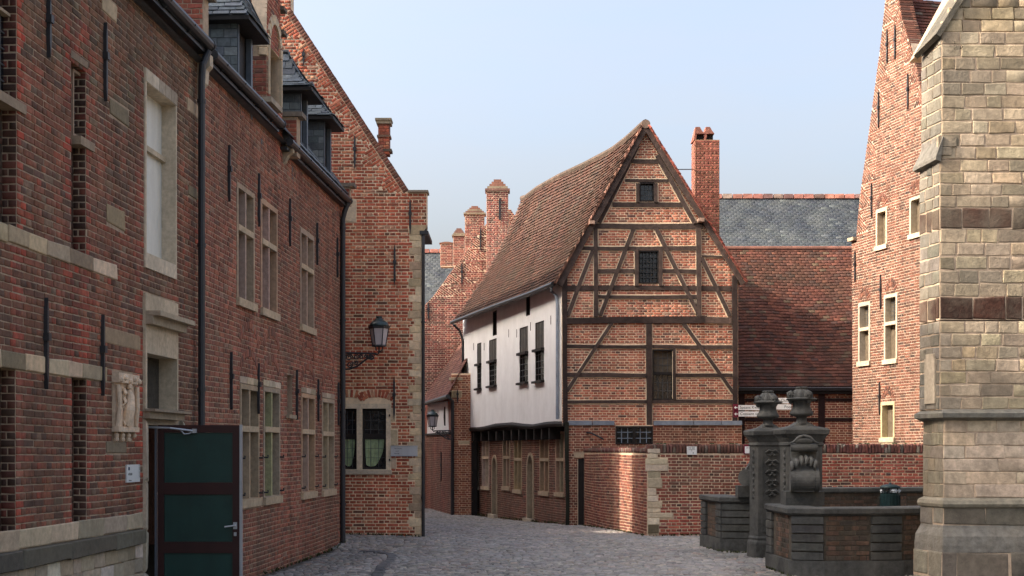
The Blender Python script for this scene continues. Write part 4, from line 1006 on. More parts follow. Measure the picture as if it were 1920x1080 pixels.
def beam(a, b, w, d1=.035, tint=None, name='timber_beam', pl=HT, m='timber'):
    a_, b_ = pl.uv(*a), pl.uv(*b); tc[0] += 1
    A, B = np.array(a_), np.array(b_); L = np.linalg.norm(B - A); t = (B - A) / L; q = np.array((-t[1], t[0])); n = max(2, int(L / .35)); ww = w / 86.0 / 2 * .92
    top, bot = [], []
    ph = random.random() * 6
    for i in range(n + 1):
        s_ = i / n; wob = .006 * math.sin(ph + s_ * L * 2.1) + random.uniform(-.004, .004); c = A + (B - A) * s_
        k = 1 + .08 * math.sin(ph * 2 + s_ * L * 1.3)
        top.append(tuple(c + q * (ww * k + wob))); bot.append(tuple(c - q * (ww * k - wob)))
    sA = A - t * .012; sB = B + t * .012; EDG.prism(pl, [tuple(p) for p in (sA - q * (ww + .019), sB - q * (ww + .019), sB + q * (ww + .019), sA + q * (ww + .019))], -.01, .0095 + (tc[0] % 9) * .0004) if pl is HT and name == 'timber_beam' and y_ok(a, b) else None
    tv = tint or (lambda r: (r, r, r))(random.uniform(.75, 1.25))
    MB().prism(pl, bot + top[::-1], -.02, d1 + tc[0] * .0007, tint=tv).build(name, m, ht)
DK = (.62, .60, .62)
for y, x0, x1, w in ((303, 1183, 1244, 8), (339, 1172, 1253, 6.5), (384, 1148, 1279, 9), (424, 1114, 1318, 11), (466, 1082, 1309, 8), (509, 1121, 1189, 8.5), (509, 1241, 1306, 8.5), (540, 1060, 1371, 10), (557, 1121, 1307, 7), (650.5, 1061, 1211, 7), (650.5, 1223, 1372, 7), (703.5, 1061, 1211, 8), (703.5, 1264, 1373, 8), (753, 1062, 1212, 6.5), (753, 1223, 1374, 7), (481, 1316, 1354, 4)):
    beam((x0, y + random.uniform(-.6, .6)), (x1, y + random.uniform(-.6, .6)), w, d1=.028)
beam((1060, 602), (1325, 599), 13, d1=.05, tint=DK); beam((1322, 600), (1371, 602), 12, d1=.05, tint=(1.5, 1.45, 1.4))
for x, y0, y1, w in ((1117, 428, 594, 8.5), (1310, 428, 596, 9.5), (1217, 605, 797, 11), (1196, 344, 380, 6), (1230, 344, 380, 7), (1193, 470, 536, 7), (1238, 470, 536, 7.5), (1264.5, 653, 750, 5)):
    beam((x, y0), (x, y1), w, d1=.042)
for a, b_, w in (((1111, 470), (1065, 592), 8), ((1189, 428), (1125, 592), 8), ((1229, 428), (1311, 592), 8), ((1315, 483), (1368, 593), 8), ((1147, 605), (1063, 734), 7), ((1281, 605), (1374, 737), 7), ((1194, 275), (1124, 418), 9), ((1231, 292), (1303, 419), 9)):
    beam(a, b_, w, d1=.034)
beam((1058, 522), (1060, 793), 10, d1=.045, tint=DK); beam((1377.5, 517), (1378, 798), 10, d1=.045, tint=DK)
beam((1063, 792), (1063.5, 988), 8, d1=.12, tint=(.3, .45, .35)); 
EDG.build('mortar_edges', 'mortar_warm', ht)['kind'] = 'stuff'
# barge boards
beam((1210, 240), (1048, 535), 13, d1=.10, name='barge_board'); beam((1210, 240), (1394, 532), 12, d1=.10, name='barge_board')
beam((1114, 420), (1104, 420), 7, d1=.22, tint=(5, 4.8, 4.4), name='purlin_end'); beam((1307, 415), (1318, 415), 7, d1=.22, tint=(5, 4.8, 4.4), name='purlin_end')
rt = HT.uv(1210, 237)
MB().tube([HT.pt(rt[0], rt[1] + .02, .16), HT.pt(rt[0], rt[1] + .02, -.25)], .095, 12, tint=(.17, .12, .09)).build('ridge_end_tile', 'tile', ht)
def ht_window(r, cols, rows, split=None, bars=False, pl=HT, name='window', upper='shutter', dep=.10, fw=.03):
    (u0, z0), _, (u1, z1), _ = r
    w = MB().slab(pl, r, [rect(u0 + fw, z0 + fw, u1 - fw, z1 - fw)], -dep - .04, .02).build(name, 'timber_dark', ht)
    cells = [(z0 + fw, z1 - fw, 'glass')] if split is None else [(z0 + fw, split - .03, 'glass'), (split + .03, z1 - fw, upper)]
    for a, c, mm in cells:
        MB().pbox(pl, u0 + fw, u1 - fw, a, c, -dep - .01, -dep).build('pane' if mm != 'shutter' else 'shutter', mm, w)
        lb = MB(); dd = (.0, .012) if bars else (-dep, -dep + .01); th = .006
        for k in range(1, cols): x = u0 + fw + (u1 - u0 - 2 * fw) * k / cols; lb.pbox(pl, x - th, x + th, a, c, *dd)
        for k in range(1, rows): zz = a + (c - a) * k / rows; lb.pbox(pl, u0 + fw, u1 - fw, zz - th, zz + th, dd[0], dd[1] + .002)
        lb.build('lattice', 'iron' if bars else 'lead', w)
    if split: MB().pbox(pl, u0 + fw, u1 - fw, split - .03, split + .03, -dep, .0).build('transom', 'timber_dark', w)
    return w
ht_window(W1, 3, 3); ht_window(W2, 5, 6, bars=True); ht_window(W3, 4, 3, split=HT.z(0, 700)); 
(u0, z0), _, (u1, z1), _ = lo_h[0]; um = (u0 + u1) / 2
for a, c in ((u0, um - .001), (um + .001, u1)):
    w = MB().slab(HB, rect(a, z0, c, z1), [rect(a + .03, z0 + .03, c - .03, z1 - .04)], -.1, .02).build('window', 'timber_dark', ht)
    MB().pbox(HB, a + .03, c - .03, z0 + .03, z1 - .04, -.09, -.06).build('pane', 'glass', w)
    lb = MB()
    for k in (1, 2): lb.pbox(HB, a + (c - a) * k / 3 - .008, a + (c - a) * k / 3 + .008, z0 + .03, z1 - .04, -.06, -.03); zz = z0 + (z1 - z0) * k / 3; lb.pbox(HB, a + .03, c - .03, zz - .008, zz + .008, -.06, -.032)
    lb.build('glazing_bar', 'zinc', w)

# white jettied side
def wy(x):   # wavy lower edge, photo row at column x
    return float(np.interp(x, [868, 896, 907, 929, 962, 982, 1000, 1023, 1043, 1058], [802, 801.5, 800, 794.5, 792, 795, 796, 791.5, 790, 791]))
def ey(x): return float(np.interp(x, [850, 900, 950, 1000, 1045, 1060], [603, 583, 563, 545, 522, 514]))
xs = list(np.linspace(1052.5, 868, 16))
low = [HS.uv(x, wy(x)) for x in xs]; high = [(HS.u(x), HS.z(x, ey(x)) + .15) for x in xs]
slots = dict(a=(894.5, 643, 902.5, 728), b=(917, 636, 931, 723), c=(974, 613, 990, 717), d=(1003.5, 603, 1020, 714), e=(923.5, 583, 931.5, 629), f=(986, 556, 994, 592))
sr = {k: prect(HS, *v) for k, v in slots.items()}
wh = MB().slab(HS, low + high[::-1], list(sr.values()), -.2, 0).build('white_side_wall', 'plaster', ht)
for k, r in sr.items():
    if r[0][0] > r[1][0]: r = sr[k] = [r[1], r[0], r[3], r[2]]
    (u0, z0), _, (u1, z1), _ = r; f = .025
    w = MB().slab(HS, r, [rect(u0 + f, z0 + f, u1 - f, z1 - f)], -.12, -.01).build('window', 'timber_dark', ht)
    if k in 'ef': MB().pbox(HS, u0 + f, u1 - f, z0 + f, z1 - f, -.1, -.08).build('pane', 'timber_dark', w); continue
    zm = z0 + (z1 - z0) * .52
    MB().pbox(HS, u0 + f, u1 - f, zm, z1 - f, -.035, -.02, tint=(.6, .65, .7)).build('pane', 'pane_grey', w)
    MB().pbox(HS, u0 + f, u1 - f, z0 + f, zm, -.10, -.07).build('pane', 'glass', w)
    MB().pbox(HS, u0 - .03, u1 + .03, zm - .03, zm + .03, -.02, .08).build('transom', 'timber_dark', w)
    MB().pbox(HS, u0 - .04, u1 + .04, z0 - .05, z0 + .0, -.02, .09).build('sill', 'timber_dark', w)
    lb = MB()
    for q in (1, 2): x = u0 + (u1 - u0) * q / 3; lb.pbox(HS, x - .008, x + .008, z0 + f, z1 - f, -.02, -.012)
    for q in range(1, 9): zz = z0 + (z1 - z0) * q / 9; lb.pbox(HS, u0 + f, u1 - f, zz - .006, zz + .006, -.02, -.011)
    lb.build('lattice', 'lead', w)
for x, y in ((888, 650), (908, 650), (954, 625), (969, 625), (995, 612), (1033, 600)):
    u, z = HS.uv(x, y); MB().pbox(HS, u - .02, u + .02, z - .1, z + .1, .001, .006).build('peg_slot', 'timber', ht)
jb = MB()                                                     # dark moulded beam along the jetty
pp = [HS.pt(HS.u(x), HS.z(x, wy(x)) - .05, -.02) for x in np.linspace(1060, 869, 20)]
jb.tube(pp, .065, 8).build('jetty_beam', 'timber_dark', ht)
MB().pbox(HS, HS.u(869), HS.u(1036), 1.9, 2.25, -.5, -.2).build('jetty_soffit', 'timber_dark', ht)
HG = Plane(HS.o - HS.n * .28, HS.d)                           # recessed ground floor
ug = lambda x: HG.u(x); ua, ub = ug(882), ug(1063)
gw_, doors = [], []
for x0, y0, x1, y1 in ((886, 812, 898, 918), (904, 812, 918, 918), (943, 810, 957, 919), (964, 812, 979, 925), (1012, 810, 1030, 929), (1042, 808, 1059, 931)): gw_.append(prect(HG, x0, y0, x1, y1))
def door_arch(x0, y0, x1, y1, n=8):
    (u0, z0), _, (u1, z1), _ = prect(HG, x0, y0, x1, y1)
    if u0 > u1: u0, u1 = u1, u0
    um, hw = (u0 + u1) / 2, (u1 - u0) / 2
    return [(u0, z0), (u1, z0)] + [(um + hw * math.cos(math.pi * i / n), z1 - hw + hw * math.sin(math.pi * i / n)) for i in range(n + 1)]
doors = [door_arch(923, 853, 933, 964), door_arch(989, 848, 1002, 972)]
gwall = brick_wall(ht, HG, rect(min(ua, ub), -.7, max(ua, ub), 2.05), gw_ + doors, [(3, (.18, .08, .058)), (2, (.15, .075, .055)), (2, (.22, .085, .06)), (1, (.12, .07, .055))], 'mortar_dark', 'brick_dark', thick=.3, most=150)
for i, r in enumerate(gw_):
    if r[0][0] > r[1][0]: r = [r[1], r[0], r[3], r[2]]
    window(ht, HG, r, tr=.44, stone=(.46, .42, .35) if i < 2 else (.27, .235, .19), up='glass', low='glass' if i < 2 else 'shutter', grid=(2, 4), fw=.07, depth=.10)
for dpoly in doors:
    us = [p[0] for p in dpoly]; u0, u1 = min(us), max(us); z0, z1 = dpoly[0][1], max(p[1] for p in dpoly)
    inner = [((u - (u0 + u1) / 2) * .78 + (u0 + u1) / 2, z if z < z0 + .01 else z0 + (z - z0) * .955) for u, z in dpoly]
    MB().slab(HG, dpoly, [inner], -.25, .03, tint=(.30, .27, .22)).build('door_surround', 'stone', ht)
    MB().prism(HG, inner, -.26, -.17).build('door', 'timber_dark', ht)
    MB().pbox(HG, u0 - .05, u1 + .05, z0 - .12, z0, -.1, .12, tint=(.40, .38, .34)).build('door_step', 'stone', ht)
cb = MB()
for x in np.linspace(890, 1050, 12):
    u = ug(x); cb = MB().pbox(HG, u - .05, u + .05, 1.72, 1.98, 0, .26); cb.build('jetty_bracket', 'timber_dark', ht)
    
# side posts of the jetty
for x in (881.5,):
    u = HS.u(x); MB().pbox(HS, u - .09, u + .06, -.6, 2.0, -.2, -.02).build('corner_post', 'timber_dark', ht)
MB().pbox(HS, HS.u(1047), HS.u(1053.5), HS.z(1050, 790), HS.z(1050, 527), -.1, .012, tint=(1.15, 1.15, 1.15)).build('corner_board', 'white', ht)
# roof: left slope from two traced lines, ridge sags
n_t = 12
ridge_px = ([985, 1010, 1050, 1100, 1150, 1180, 1210], [374, 355, 333, 310, 284, 261, 233])
R0 = np.array(HT.pt(*HT.uv(1210, 233), .12)); R1 = np.array((.30, 41.0, 0))
E0 = np.array(HT.pt(*HT.uv(1045, 530), .12)); E1 = HS.pt(HS.u(850, .30), HS.z(850, 603, .30), .30)
def Rt(t):
    p = R0 + (R1 - R0) * t; x = CX + F * p[0] / p[1]; y = np.interp(x, *ridge_px)
    return np.array((p[0], p[1], CH + (HZ - y) * p[1] / F))
def Et(t):
    p = E0 + (np.array(E1) - E0) * t; x = CX + F * p[0] / p[1]; y = np.interp(x, [850, 900, 950, 1000, 1045], [603, 583.5, 565, 547, 528])
    return np.array((p[0], p[1], CH + (HZ - y) * p[1] / F))
def SL(t, w):
    p = Et(t) * (1 - w) + Rt(t) * w; return p + np.array((.25, .05, -.17)) * math.sin(math.pi * w) * (.35 + .65 * t) * .55
def SR(t, w):
    e = HT.uv(1395, 531); a = np.array(HT.pt(e[0], e[1], .12)) + np.array((-.262, 1, 0)) * 9 * (1 - t); b_ = Rt(1 - t)
    return a * (1 - w) + b_ * w
SLr = lambda t, w: SL(1 - t, w)                                # far eave to near eave, so that the outward side is up
v, f = grid_sheet(SLr); rf = MB().add(v, f, (.12, .08, .06)); v, f = grid_sheet(lambda t, w: SR(t, w)); rf.add(v, f, (.12, .08, .06))
hroof = rf.build('roof', 'tile', ht)
def ht_roof_t(t, w, c):
    k = 1.0
    return c
P = Pieces(); roof_field(P, SLr, 38, .16, TILE_P, lift=.042, thick=.013, tfun=ht_roof_t, jit=.010)
P.emit(hroof, 'tile', 'tile', 'roof_tile', 'roof_tiles', most=300)
P = Pieces(); roof_field(P, SR, 38, .3, TILE_R, lift=.026, thick=.016); P.emit(hroof, 'tile', 'tile', 'verge_tile', 'right_slope_tiles', most=40)
rb = MB(); rb.tube([Rt(t) + (0, 0, .03) for t in np.linspace(0, 1, 26)], .085, 8, tint=(.085, .058, .043)); rb.build('ridge_tiles', 'tile', hroof)
# bright verge tiles along the right slope
P = Pieces(); A = np.array(HT.uv(1396, 531)); B = np.array(HT.uv(1213, 238)); L = np.linalg.norm(B - A); t_ = (B - A) / L; q_ = np.array((t_[1], -t_[0]))
n = 44
for i in range(n):
    c = A + t_ * (i + .5) * L / n + q_ * .03; a = math.atan2(t_[1], t_[0]) + .10
    U = HT.U * math.cos(a) + Zv * math.sin(a); V = np.cross(HT.N, U)
    P.add(HT.pt(c[0], c[1], .165), U, V, HT.N, L / n * 1.15, .05, .25, pick([(1, (.34, .10, .07)), (1, (.26, .085, .06))]))
A = np.array(HT.uv(1042, 533)); B = np.array(HT.uv(1205, 238)); L = np.linalg.norm(B - A); t_ = (B - A) / L; q_ = np.array((-t_[1], t_[0]))
for i in range(n):
    c = A + t_ * (i + .5) * L / n + q_ * .02; a = math.atan2(t_[1], t_[0]) - .12
    U = HT.U * math.cos(a) + Zv * math.sin(a); V = np.cross(HT.N, U)
    P.add(HT.pt(c[0], c[1], .165), U, V, HT.N, L / n * 1.15, .05, .25, pick([(1, (.16, .08, .055)), (1, (.20, .10, .07))]))
P.emit(hroof, 'tile', 'tile', 'verge_tile', 'verge_tiles')
gb = MB(); gb.tube([Et(t) + np.array((-.05, 0, -.03)) for t in np.linspace(.015, 1, 24)], .055, 8); gb.build('gutter', 'gutter', ht)
b = MB(); u = HS.u(1045, .06)
b.tube([Et(.03) + (-.04, 0, -.08), HS.pt(u - .3, HS.z(1036, 545, .1), .12), HS.pt(u - .08, HS.z(1040, 556, .06), .06), HS.pt(u, HS.z(1045, 572, .06), .06), HS.pt(u, HS.z(1045, 786, .06), .06)], .036, 10)
b.build('drainpipe', 'zinc', ht)
u = HS.u(866, .06); MB().tube([Et(1.0) + (0, 0, -.08), HS.pt(u - .1, HS.z(860, 622, .06), .1), HS.pt(u, HS.z(864, 640, .06), .03), HS.pt(u, HS.z(866, 800, .06), .03)], .035, 8).build('drainpipe', 'iron', ht)
# hidden sides close the house
far_c = HS.pt(HS.u(869), 0, -.2); bx = [HT.pt(1.0, 0, -.4)[:2], (far_c[0] + 1.0, far_c[1]), (far_c[0] + 3.6, far_c[1] + 1.0), HT.pt(HT.u(1370), 0, -.4)[:2]]
MB().extrude_xy(bx[::-1], -.6, 5.0, [bx[3], (bx[2][0], bx[2][1]), bx[1], bx[0]]).build('inner_wall', 'timber_dark', ht)
v = [far_c[:2] + (5.0,), (far_c[0] + 3.6, far_c[1] + 1.0, 5.0), tuple(Rt(.98) - (0, 0, .1))]
MB().add(v, [(0, 1, 2)]).build('far_gable', 'brick', ht)
# chimney to the right
CHP = Plane.at(1303, 80.0)
ck = MB().pbox(CHP, CHP.u(1303), CHP.u(1349), CHP.z(0, 520), CHP.z(0, 262), -.62, 0, tint=(.5, .42, .33)).build('chimney', 'mortar', ht)
CH_P = [(3, (.26, .085, .06)), (2, (.20, .07, .052)), (1, (.32, .11, .075))]
P = Pieces(); field(P, CHP, [rect(CHP.u(1303), CHP.z(0, 520), CHP.u(1349), CHP.z(0, 262))], .056, .195, CH_P)
cs = Plane(CHP.pt(CHP.u(1303), 0, 0), (0, -1)); field(P, cs, [rect(-.62, CHP.z(0, 520), 0, CHP.z(0, 262))], .056, .195, CH_P); P.emit(ck, 'brick_dark', 'brick', 'brick', 'brick_courses', most=120)
for xc in (1310, 1329):
    u0, u1 = CHP.u(xc - 9), CHP.u(xc + 9); za = CHP.z(0, 262)
    MB().pbox(CHP, CHP.u(xc - 3), CHP.u(xc + 9), za, za + .15, -.45, -.1).build('flue_opening', 'timber_dark', ck)
    MB().hexa([CHP.pt(u0 - .02, za + .0, -.3), CHP.pt(u0 + .08, za, -.3), CHP.pt(u0 + .12, za + .32, -.3), CHP.pt(u0 + .06, za + .32, -.3)], [CHP.pt(u0 - .02, za, -.5), CHP.pt(u0 + .08, za, -.5), CHP.pt(u0 + .12, za + .32, -.5), CHP.pt(u0 + .06, za + .32, -.5)], tint=(.26, .11, .08)).build('chimney_pot', 'brick', ck)
    MB().prism(CHP, [(u0 - .0, za), (u0 + .05, za), (u0 + .10, za + .30), (u0 + .04, za + .30)], -.3, -.0, tint=(.26, .10, .07)).prism(CHP, [(u0 + .02, za + .14), (u1 + .02, za + .14), (u1 - .04, za + .22), (u0 + .14, za + .30), (u0 + .06, za + .30)], -.42, .01, tint=(.26, .11, .08)).build('chimney_pot', 'brick', ck)
MB().tube([HT.pt(*HT.uv(1268, 316), -.1), CHP.pt(CHP.u(1303), CHP.z(0, 316), -.1)], .012, 6).build('tie_rod', 'iron', ck)

# ------------------------------------------------------------------ tiled annex and slate roof behind it
AX = Plane.at(1383, 80.0)
ax = thing('tiled_annex', 'low timber-framed wing under a wide dark red tiled roof, right of the half-timbered gable', 'house', AX.pt(1, 0))
awall = brick_wall(ax, AX, pts(AX, [(1375, 1000), (1625, 1000), (1625, 722), (1375, 722)]), [], [(3, (.38, .13, .075)), (2, (.31, .10, .065)), (1, (.42, .17, .10)), (1, (.22, .085, .06))], 'mortar_warm', 'brick', vis=lambda x, y: (y < 830) & (x > 1392) & (x < 1606), joint=.0125, most=250)
def abeam(x0, y0, x1, y1, d1=.03, m='timber_dark', tint=(1, 1, 1), name='timber_beam'):
    (a, z0), _, (c, z1), _ = prect(AX, x0, y0, x1, y1); MB().pbox(AX, a, c, z0, z1, -.02, d1, tint=tint).build(name, m, ax)
for r in ((1385, 737, 1396, 845), (1534, 737, 1546, 840)): abeam(*r, d1=.045, tint=(1.6, .9, .9))
for r in ((1397, 747, 1533, 753), (1547, 747, 1606, 753), (1397, 783.5, 1533, 790), (1547, 783.5, 1606, 790)): abeam(*r, tint=(1.6, .9, .9))
abeam(1382, 733, 1612, 739, .16); 
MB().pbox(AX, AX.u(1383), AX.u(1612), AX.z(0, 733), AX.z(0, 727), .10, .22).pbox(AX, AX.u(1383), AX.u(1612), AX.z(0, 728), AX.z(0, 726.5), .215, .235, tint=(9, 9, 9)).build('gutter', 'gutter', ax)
ae = AX.z(0, 726); yr = F / 73.4; kx = lambda px, Y: (px - CX) * Y / F
A = (AX.pt(AX.u(1372), ae, .18)); B = (kx(1648, yr), AX.pt(0, 0, .18)[1], ae); 
zr_ = CH + (HZ - 468) * yr / F; D = (A[0], yr, zr_); C = (B[0], yr, zr_)
S0 = quad_S(A, B, C, D); SA = lambda t, w: S0(t, w) + np.array((0, 0, .03 * math.sin(t * 9) * math.sin(w * 3.14)))
v, f = grid_sheet(SA, 10, 5); arf = MB().add(v, f, (.12, .06, .045)).build('roof', 'tile', ax)
P = Pieces()
ANX = [(3, (.11, .040, .026)), (3, (.09, .036, .025)), (1.5, (.135, .052, .034)), (1.4, (.075, .038, .029)), (.4, (.11, .072, .046))]
roof_field(P, SA, 46, .165, ANX, lift=.024, thick=.013, jit=.004); P.emit(arf, 'tile', 'tile', 'roof_tile', 'roof_tiles', most=300)
MB().tube([np.array(D) + (0, 0, .02), np.array(C) + (0, 0, .02)], .07, 8, tint=(.2, .09, .065)).build('ridge_tiles', 'tile', arf)
MB().add([D, C, (C[0], yr + 3.2, 2.8), (D[0], yr + 3.2, 2.8)], [(0, 1, 2, 3)], (.15, .06, .05)).build('back_slope', 'tile', ax)

sh = thing('slate_roofed_building', 'long grey slate roof with a line of red ridge tiles behind the tiled wing', 'building', (9, 47, 0))
def slate_house(root, xa, xb, ytop, Yt, ybot, sl_=1.15, w=.19, rows=44):
    zt = CH + (HZ - ytop) * Yt / F; rise = (ybot - ytop) * Yt / F * 1.9; run_ = rise / sl_
    x0, x1 = kx(xa, Yt), kx(xb, Yt)
    A, B, C, D = (x0, Yt - run_, zt - rise), (x1, Yt - run_, zt - rise), (x1, Yt, zt), (x0, Yt, zt)
    rf = MB().add([A, B, C, D, (x1, Yt + run_, zt - rise), (x0, Yt + run_, zt - rise)], [(0, 1, 2, 3), (3, 2, 4, 5)], (.07, .08, .09)).build('roof', 'slate', root)
    MB().box(x0, x1, Yt - run_ + .15, Yt + run_ - .15, -.6, zt - rise + .1, tint=(.3, .12, .08)).build('wall', 'brick', root)
    P = Pieces(); roof_field(P, quad_S(A, B, C, D), rows, w, [(3, (.038, .044, .050)), (3, (.034, .040, .046)), (2, (.043, .050, .056)), (.25, (.09, .10, .10))], thick=.010, lift=.010); P.emit(rf, 'slate', 'tile', 'slate', 'slates', most=200)
    n = int((x1 - x0) / .33); P = Pieces()
    for i in range(n): P.add((x0 + (i + .5) * (x1 - x0) / n, Yt - .08, zt + .05), (1, 0, 0), (0, .3, .954), (0, -.954, .3), (x1 - x0) / n - .02, .17, .12, pick([(2, (.36, .15, .11)), (1, (.28, .20, .16)), (1, (.22, .12, .10))]))
    P.emit(rf, 'tile', 'tile', 'ridge_tile', 'ridge_tiles')
    return rf
slate_house(sh, 1335, 1640, 371, F / 55.0, 468)
sh2 = thing('slate_roofed_building', 'small piece of slate roof seen beyond the tall red gable, left of the stepped chimneys', 'building', (-3, 56, 0))
slate_house(sh2, 740, 905, 473, F / 47.0, 535, rows=26)

# ------------------------------------------------------------------ far side of the lane: gable with tumbled brickwork and stepped chimneys
MG = Plane.at(860, 58.5)
mg = thing('brick_house', 'distant brick gable at the end of the lane with a tall pointed chimney', 'house', MG.pt(0, 0), 'brick houses round the lane')
FAR_P = [(3, (.27, .085, .065)), (3, (.21, .075, .06)), (2, (.33, .12, .085)), (1.3, (.14, .07, .055))]
A_ = np.array(MG.uv(812, 556)); B_ = np.array(MG.uv(911, 420)); t_ = (B_ - A_); L_ = np.linalg.norm(t_); t_ /= L_; i_ = np.array((t_[1], -t_[0])); tm = []
for i in range(6):
    a, c = A_ + t_ * L_ * i / 6, A_ + t_ * L_ * (i + 1) / 6; tm.append([tuple(a), tuple(c), (a[0] + 1.15, a[1] + .05)])
ang_m = math.atan2(t_[1], t_[0]) - math.pi / 2
mgw = brick_wall(mg, MG, pts(MG, [(790, 1000), (1010, 1000), (1010, 470), (957, 392), (912, 420), (812, 556), (797, 572)]), [], FAR_P, 'mortar_warm', 'brick', h=.062, L=.21, thick=.3, joint=.013, vis=lambda x, y: (x < 900) & (y < 740), cover=tm, most=100,
                 extra=lambda P: [field(P, MG, [t], .062, .21, FAR_P, ang=ang_m, wav=0, joint=.014) for t in tm])
def stepped_chimney(root, x0, x1, ytop, ycap, ybot, sc, dep=.5, name='chimney'):
    pl = Plane.at(x0, sc); u0, u1 = pl.u(x0), pl.u(x1)
    c = MB().pbox(pl, u0, u1, pl.z(0, ybot), pl.z(0, ycap), -dep, 0, tint=(1, 1, 1)).build(name, 'mortar_warm', root)
    P = Pieces(); field(P, pl, [rect(u0, pl.z(0, ybot), u1, pl.z(0, ycap))], .062, .21, FAR_P, joint=.013)
    s = Plane(pl.pt(u0, 0, 0), (0, -1)); field(P, s, [rect(-dep, pl.z(0, ybot), 0, pl.z(0, ycap))], .062, .21, FAR_P, joint=.013)
    n = 5; w = (u1 - u0); z0 = pl.z(0, ycap); hh = (pl.z(0, ytop) - z0) / n
    cb = MB()
    for k in range(n):
        q = .5 * w * k / n; cb.pbox(pl, u0 - .05 + q, u1 + .05 - q, z0 + k * hh + .001, z0 + (k + 1) * hh, -dep - .05 + q * .6, .05 - q * .3, tint=random.choice([(.27, .13, .09), (.30, .24, .16), (.22, .12, .09)]))
    cb.build('chimney_cap', 'brick', c)
    P.emit(c, 'brick', 'brick', 'brick', 'brick_courses', most=60)
    return pl
pl = stepped_chimney(mg, 912.5, 953, 336, 358, 560, 60.0)
u = pl.u(937); MB().pbox(pl, u - .03, u + .03, pl.z(0, 412), pl.z(0, 372), 0, .05).build('wall_anchor', 'iron', mg)
MB().add([MG.pt(*MG.uv(948, 385), -.1), MG.pt(*MG.uv(968, 408), -.1), MG.pt(*MG.uv(968, 470), -.1), MG.pt(*MG.uv(940, 470), -.1), MG.pt(*MG.uv(948, 385), -3)], [(0, 1, 2, 3), (0, 4, 1)], (.2, .08, .06)).build('roof', 'tile', mg)
for x, a, c in ((901, 425, 470), (866, 490, 535), (803, 565, 600)): anchor(mg, MG, x, a, c, .05)
mg2 = thing('chimney_stack', 'stepped brick chimney behind the distant gable, left of the tallest one', 'chimney', (-2, 50, 0), 'stepped chimneys on the far roofs')
stepped_chimney(mg2, 872, 908, 386, 402, 500, 55.0)
mg3 = thing('chimney_stack', 'small stepped chimney furthest left but one on the far skyline', 'chimney', (-2.5, 52, 0), 'stepped chimneys on the far roofs')
stepped_chimney(mg3, 850, 871, 428, 443, 500, 52.0)
mg4 = thing('chimney_stack', 'low flat-topped brick stack at the left end of the far skyline', 'chimney', (-3, 54, 0), 'stepped chimneys on the far roofs')
stepped_chimney(mg4, 826, 849, 453, 456, 500, 50.5)
bx = MB(); bx.box(-4, 1.5, 46.6, 52, -.6, 6.0, tint=(.3, .12, .08)); bx.build('back_wall', 'brick', mg)

# lean-to wing with the far lantern, and the brick pier end
LT = Plane.at(845, 66.0, 420)
lt = thing('lane_cottage', 'low cottage at the bend of the lane, white upper wall and brick end pier', 'house', LT.pt(0, 0))
ltw = brick_wall(lt, LT, pts(LT, [(780, 1000), (847, 1000), (847, 812), (780, 812)]), [], [(3, (.20, .07, .05)), (2, (.165, .065, .05)), (1, (.24, .085, .06))], 'mortar_dark', 'brick_dark', joint=.008, thick=.2, vis=lambda x, y: x > 797, most=80, proud=.004)
r = pts(LT, [(785, 812), (847, 810), (847, 735), (785, 752)])
MB().prism(LT, r, -.2, -.001, tint=(.3, .12, .09)).build('upper_wall', 'brick_dark', lt)
r = [LT.uv(802, 814), LT.uv(842, 811.5), LT.uv(840, 752), LT.uv(803, 757)]; MB().prism(LT, r, -.1, .02, tint=(.9, .9, .9)).build('white_panel', 'plaster', lt)
MB().bar(LT, LT.uv(800, 815), LT.uv(844, 812), .06, -.05, .05).build('timber_rail', 'timber_dark', lt)
u, z = LT.uv(836, 782); MB().prism(LT, [(u - .08, z), (u + .06, z - .25), (u + .06, z + .30)], .02, .06).build('open_shutter', 'timber_dark', lt)
anchor(lt, LT, 827, 848, 902, .05)
e0, e1 = np.array(LT.pt(*LT.uv(840, 741, .2), .2)), np.array(LT.pt(*LT.uv(790, 757, .2), .2))
def back(p, px, py, Y): return np.array(((px - CX) * Y / F, Y, CH + (HZ - py) * Y / F))
T0, T1 = back(0, 862, 643, e1[1] + 1.6), back(0, 905, 620, e0[1] + 1.9)
S0 = quad_S(e1, e0, T1, T0); v, f = grid_sheet(S0, 6, 6); lr = MB().add(v, f, (.14, .07, .055)).build('roof', 'tile', lt)
P = Pieces(); roof_field(P, S0, 24, .17, [(3, (.16, .07, .055)), (2, (.13, .06, .05)), (1, (.19, .09, .065))], lift=.02, thick=.012); P.emit(lr, 'tile', 'tile', 'roof_tile', 'roof_tiles', most=100)
MB().tube([e0 + (0, -.02, -.03), e1 + (0, -.02, -.03)], .06, 8).build('gutter', 'gutter', lt)
LP = Plane.at(848, 66.3)
lpw = brick_wall(lt, LP, pts(LP, [(848, 1000), (886, 1000), (886, 700), (846, 700), (846, 745), (848, 750)]), [], [(3, (.40, .15, .085)), (2, (.33, .12, .075)), (1, (.45, .2, .12))], 'mortar_warm', 'brick', h=.062, L=.21, thick=.5, most=120, wname='end_pier', cover=[prect(LP, 846, 733, 866, 746), prect(LP, 860, 827, 880, 833)])
MB().pbox(LP, LP.u(842), LP.u(868), LP.z(0, 713), LP.z(0, 708), -.5, .07, tint=(.4, .37, .3)).build('pier_cap', 'stone', lt)
stones(lt, LP, [tuple([r[0][0], r[0][1], r[1][0], r[2][1]]) for r in (prect(LP, 846, 733, 866, 746), prect(LP, 860, 827, 881, 833))])
anchor(lt, LP, 858, 728, 757, .04)
u = LP.u(848.5); MB().tube([LP.pt(u - .15, LP.z(0, 742), .12), LP.pt(u, LP.z(0, 752), .08), LP.pt(u, -.4, .08)], .05, 8).build('drainpipe', 'iron', lt)
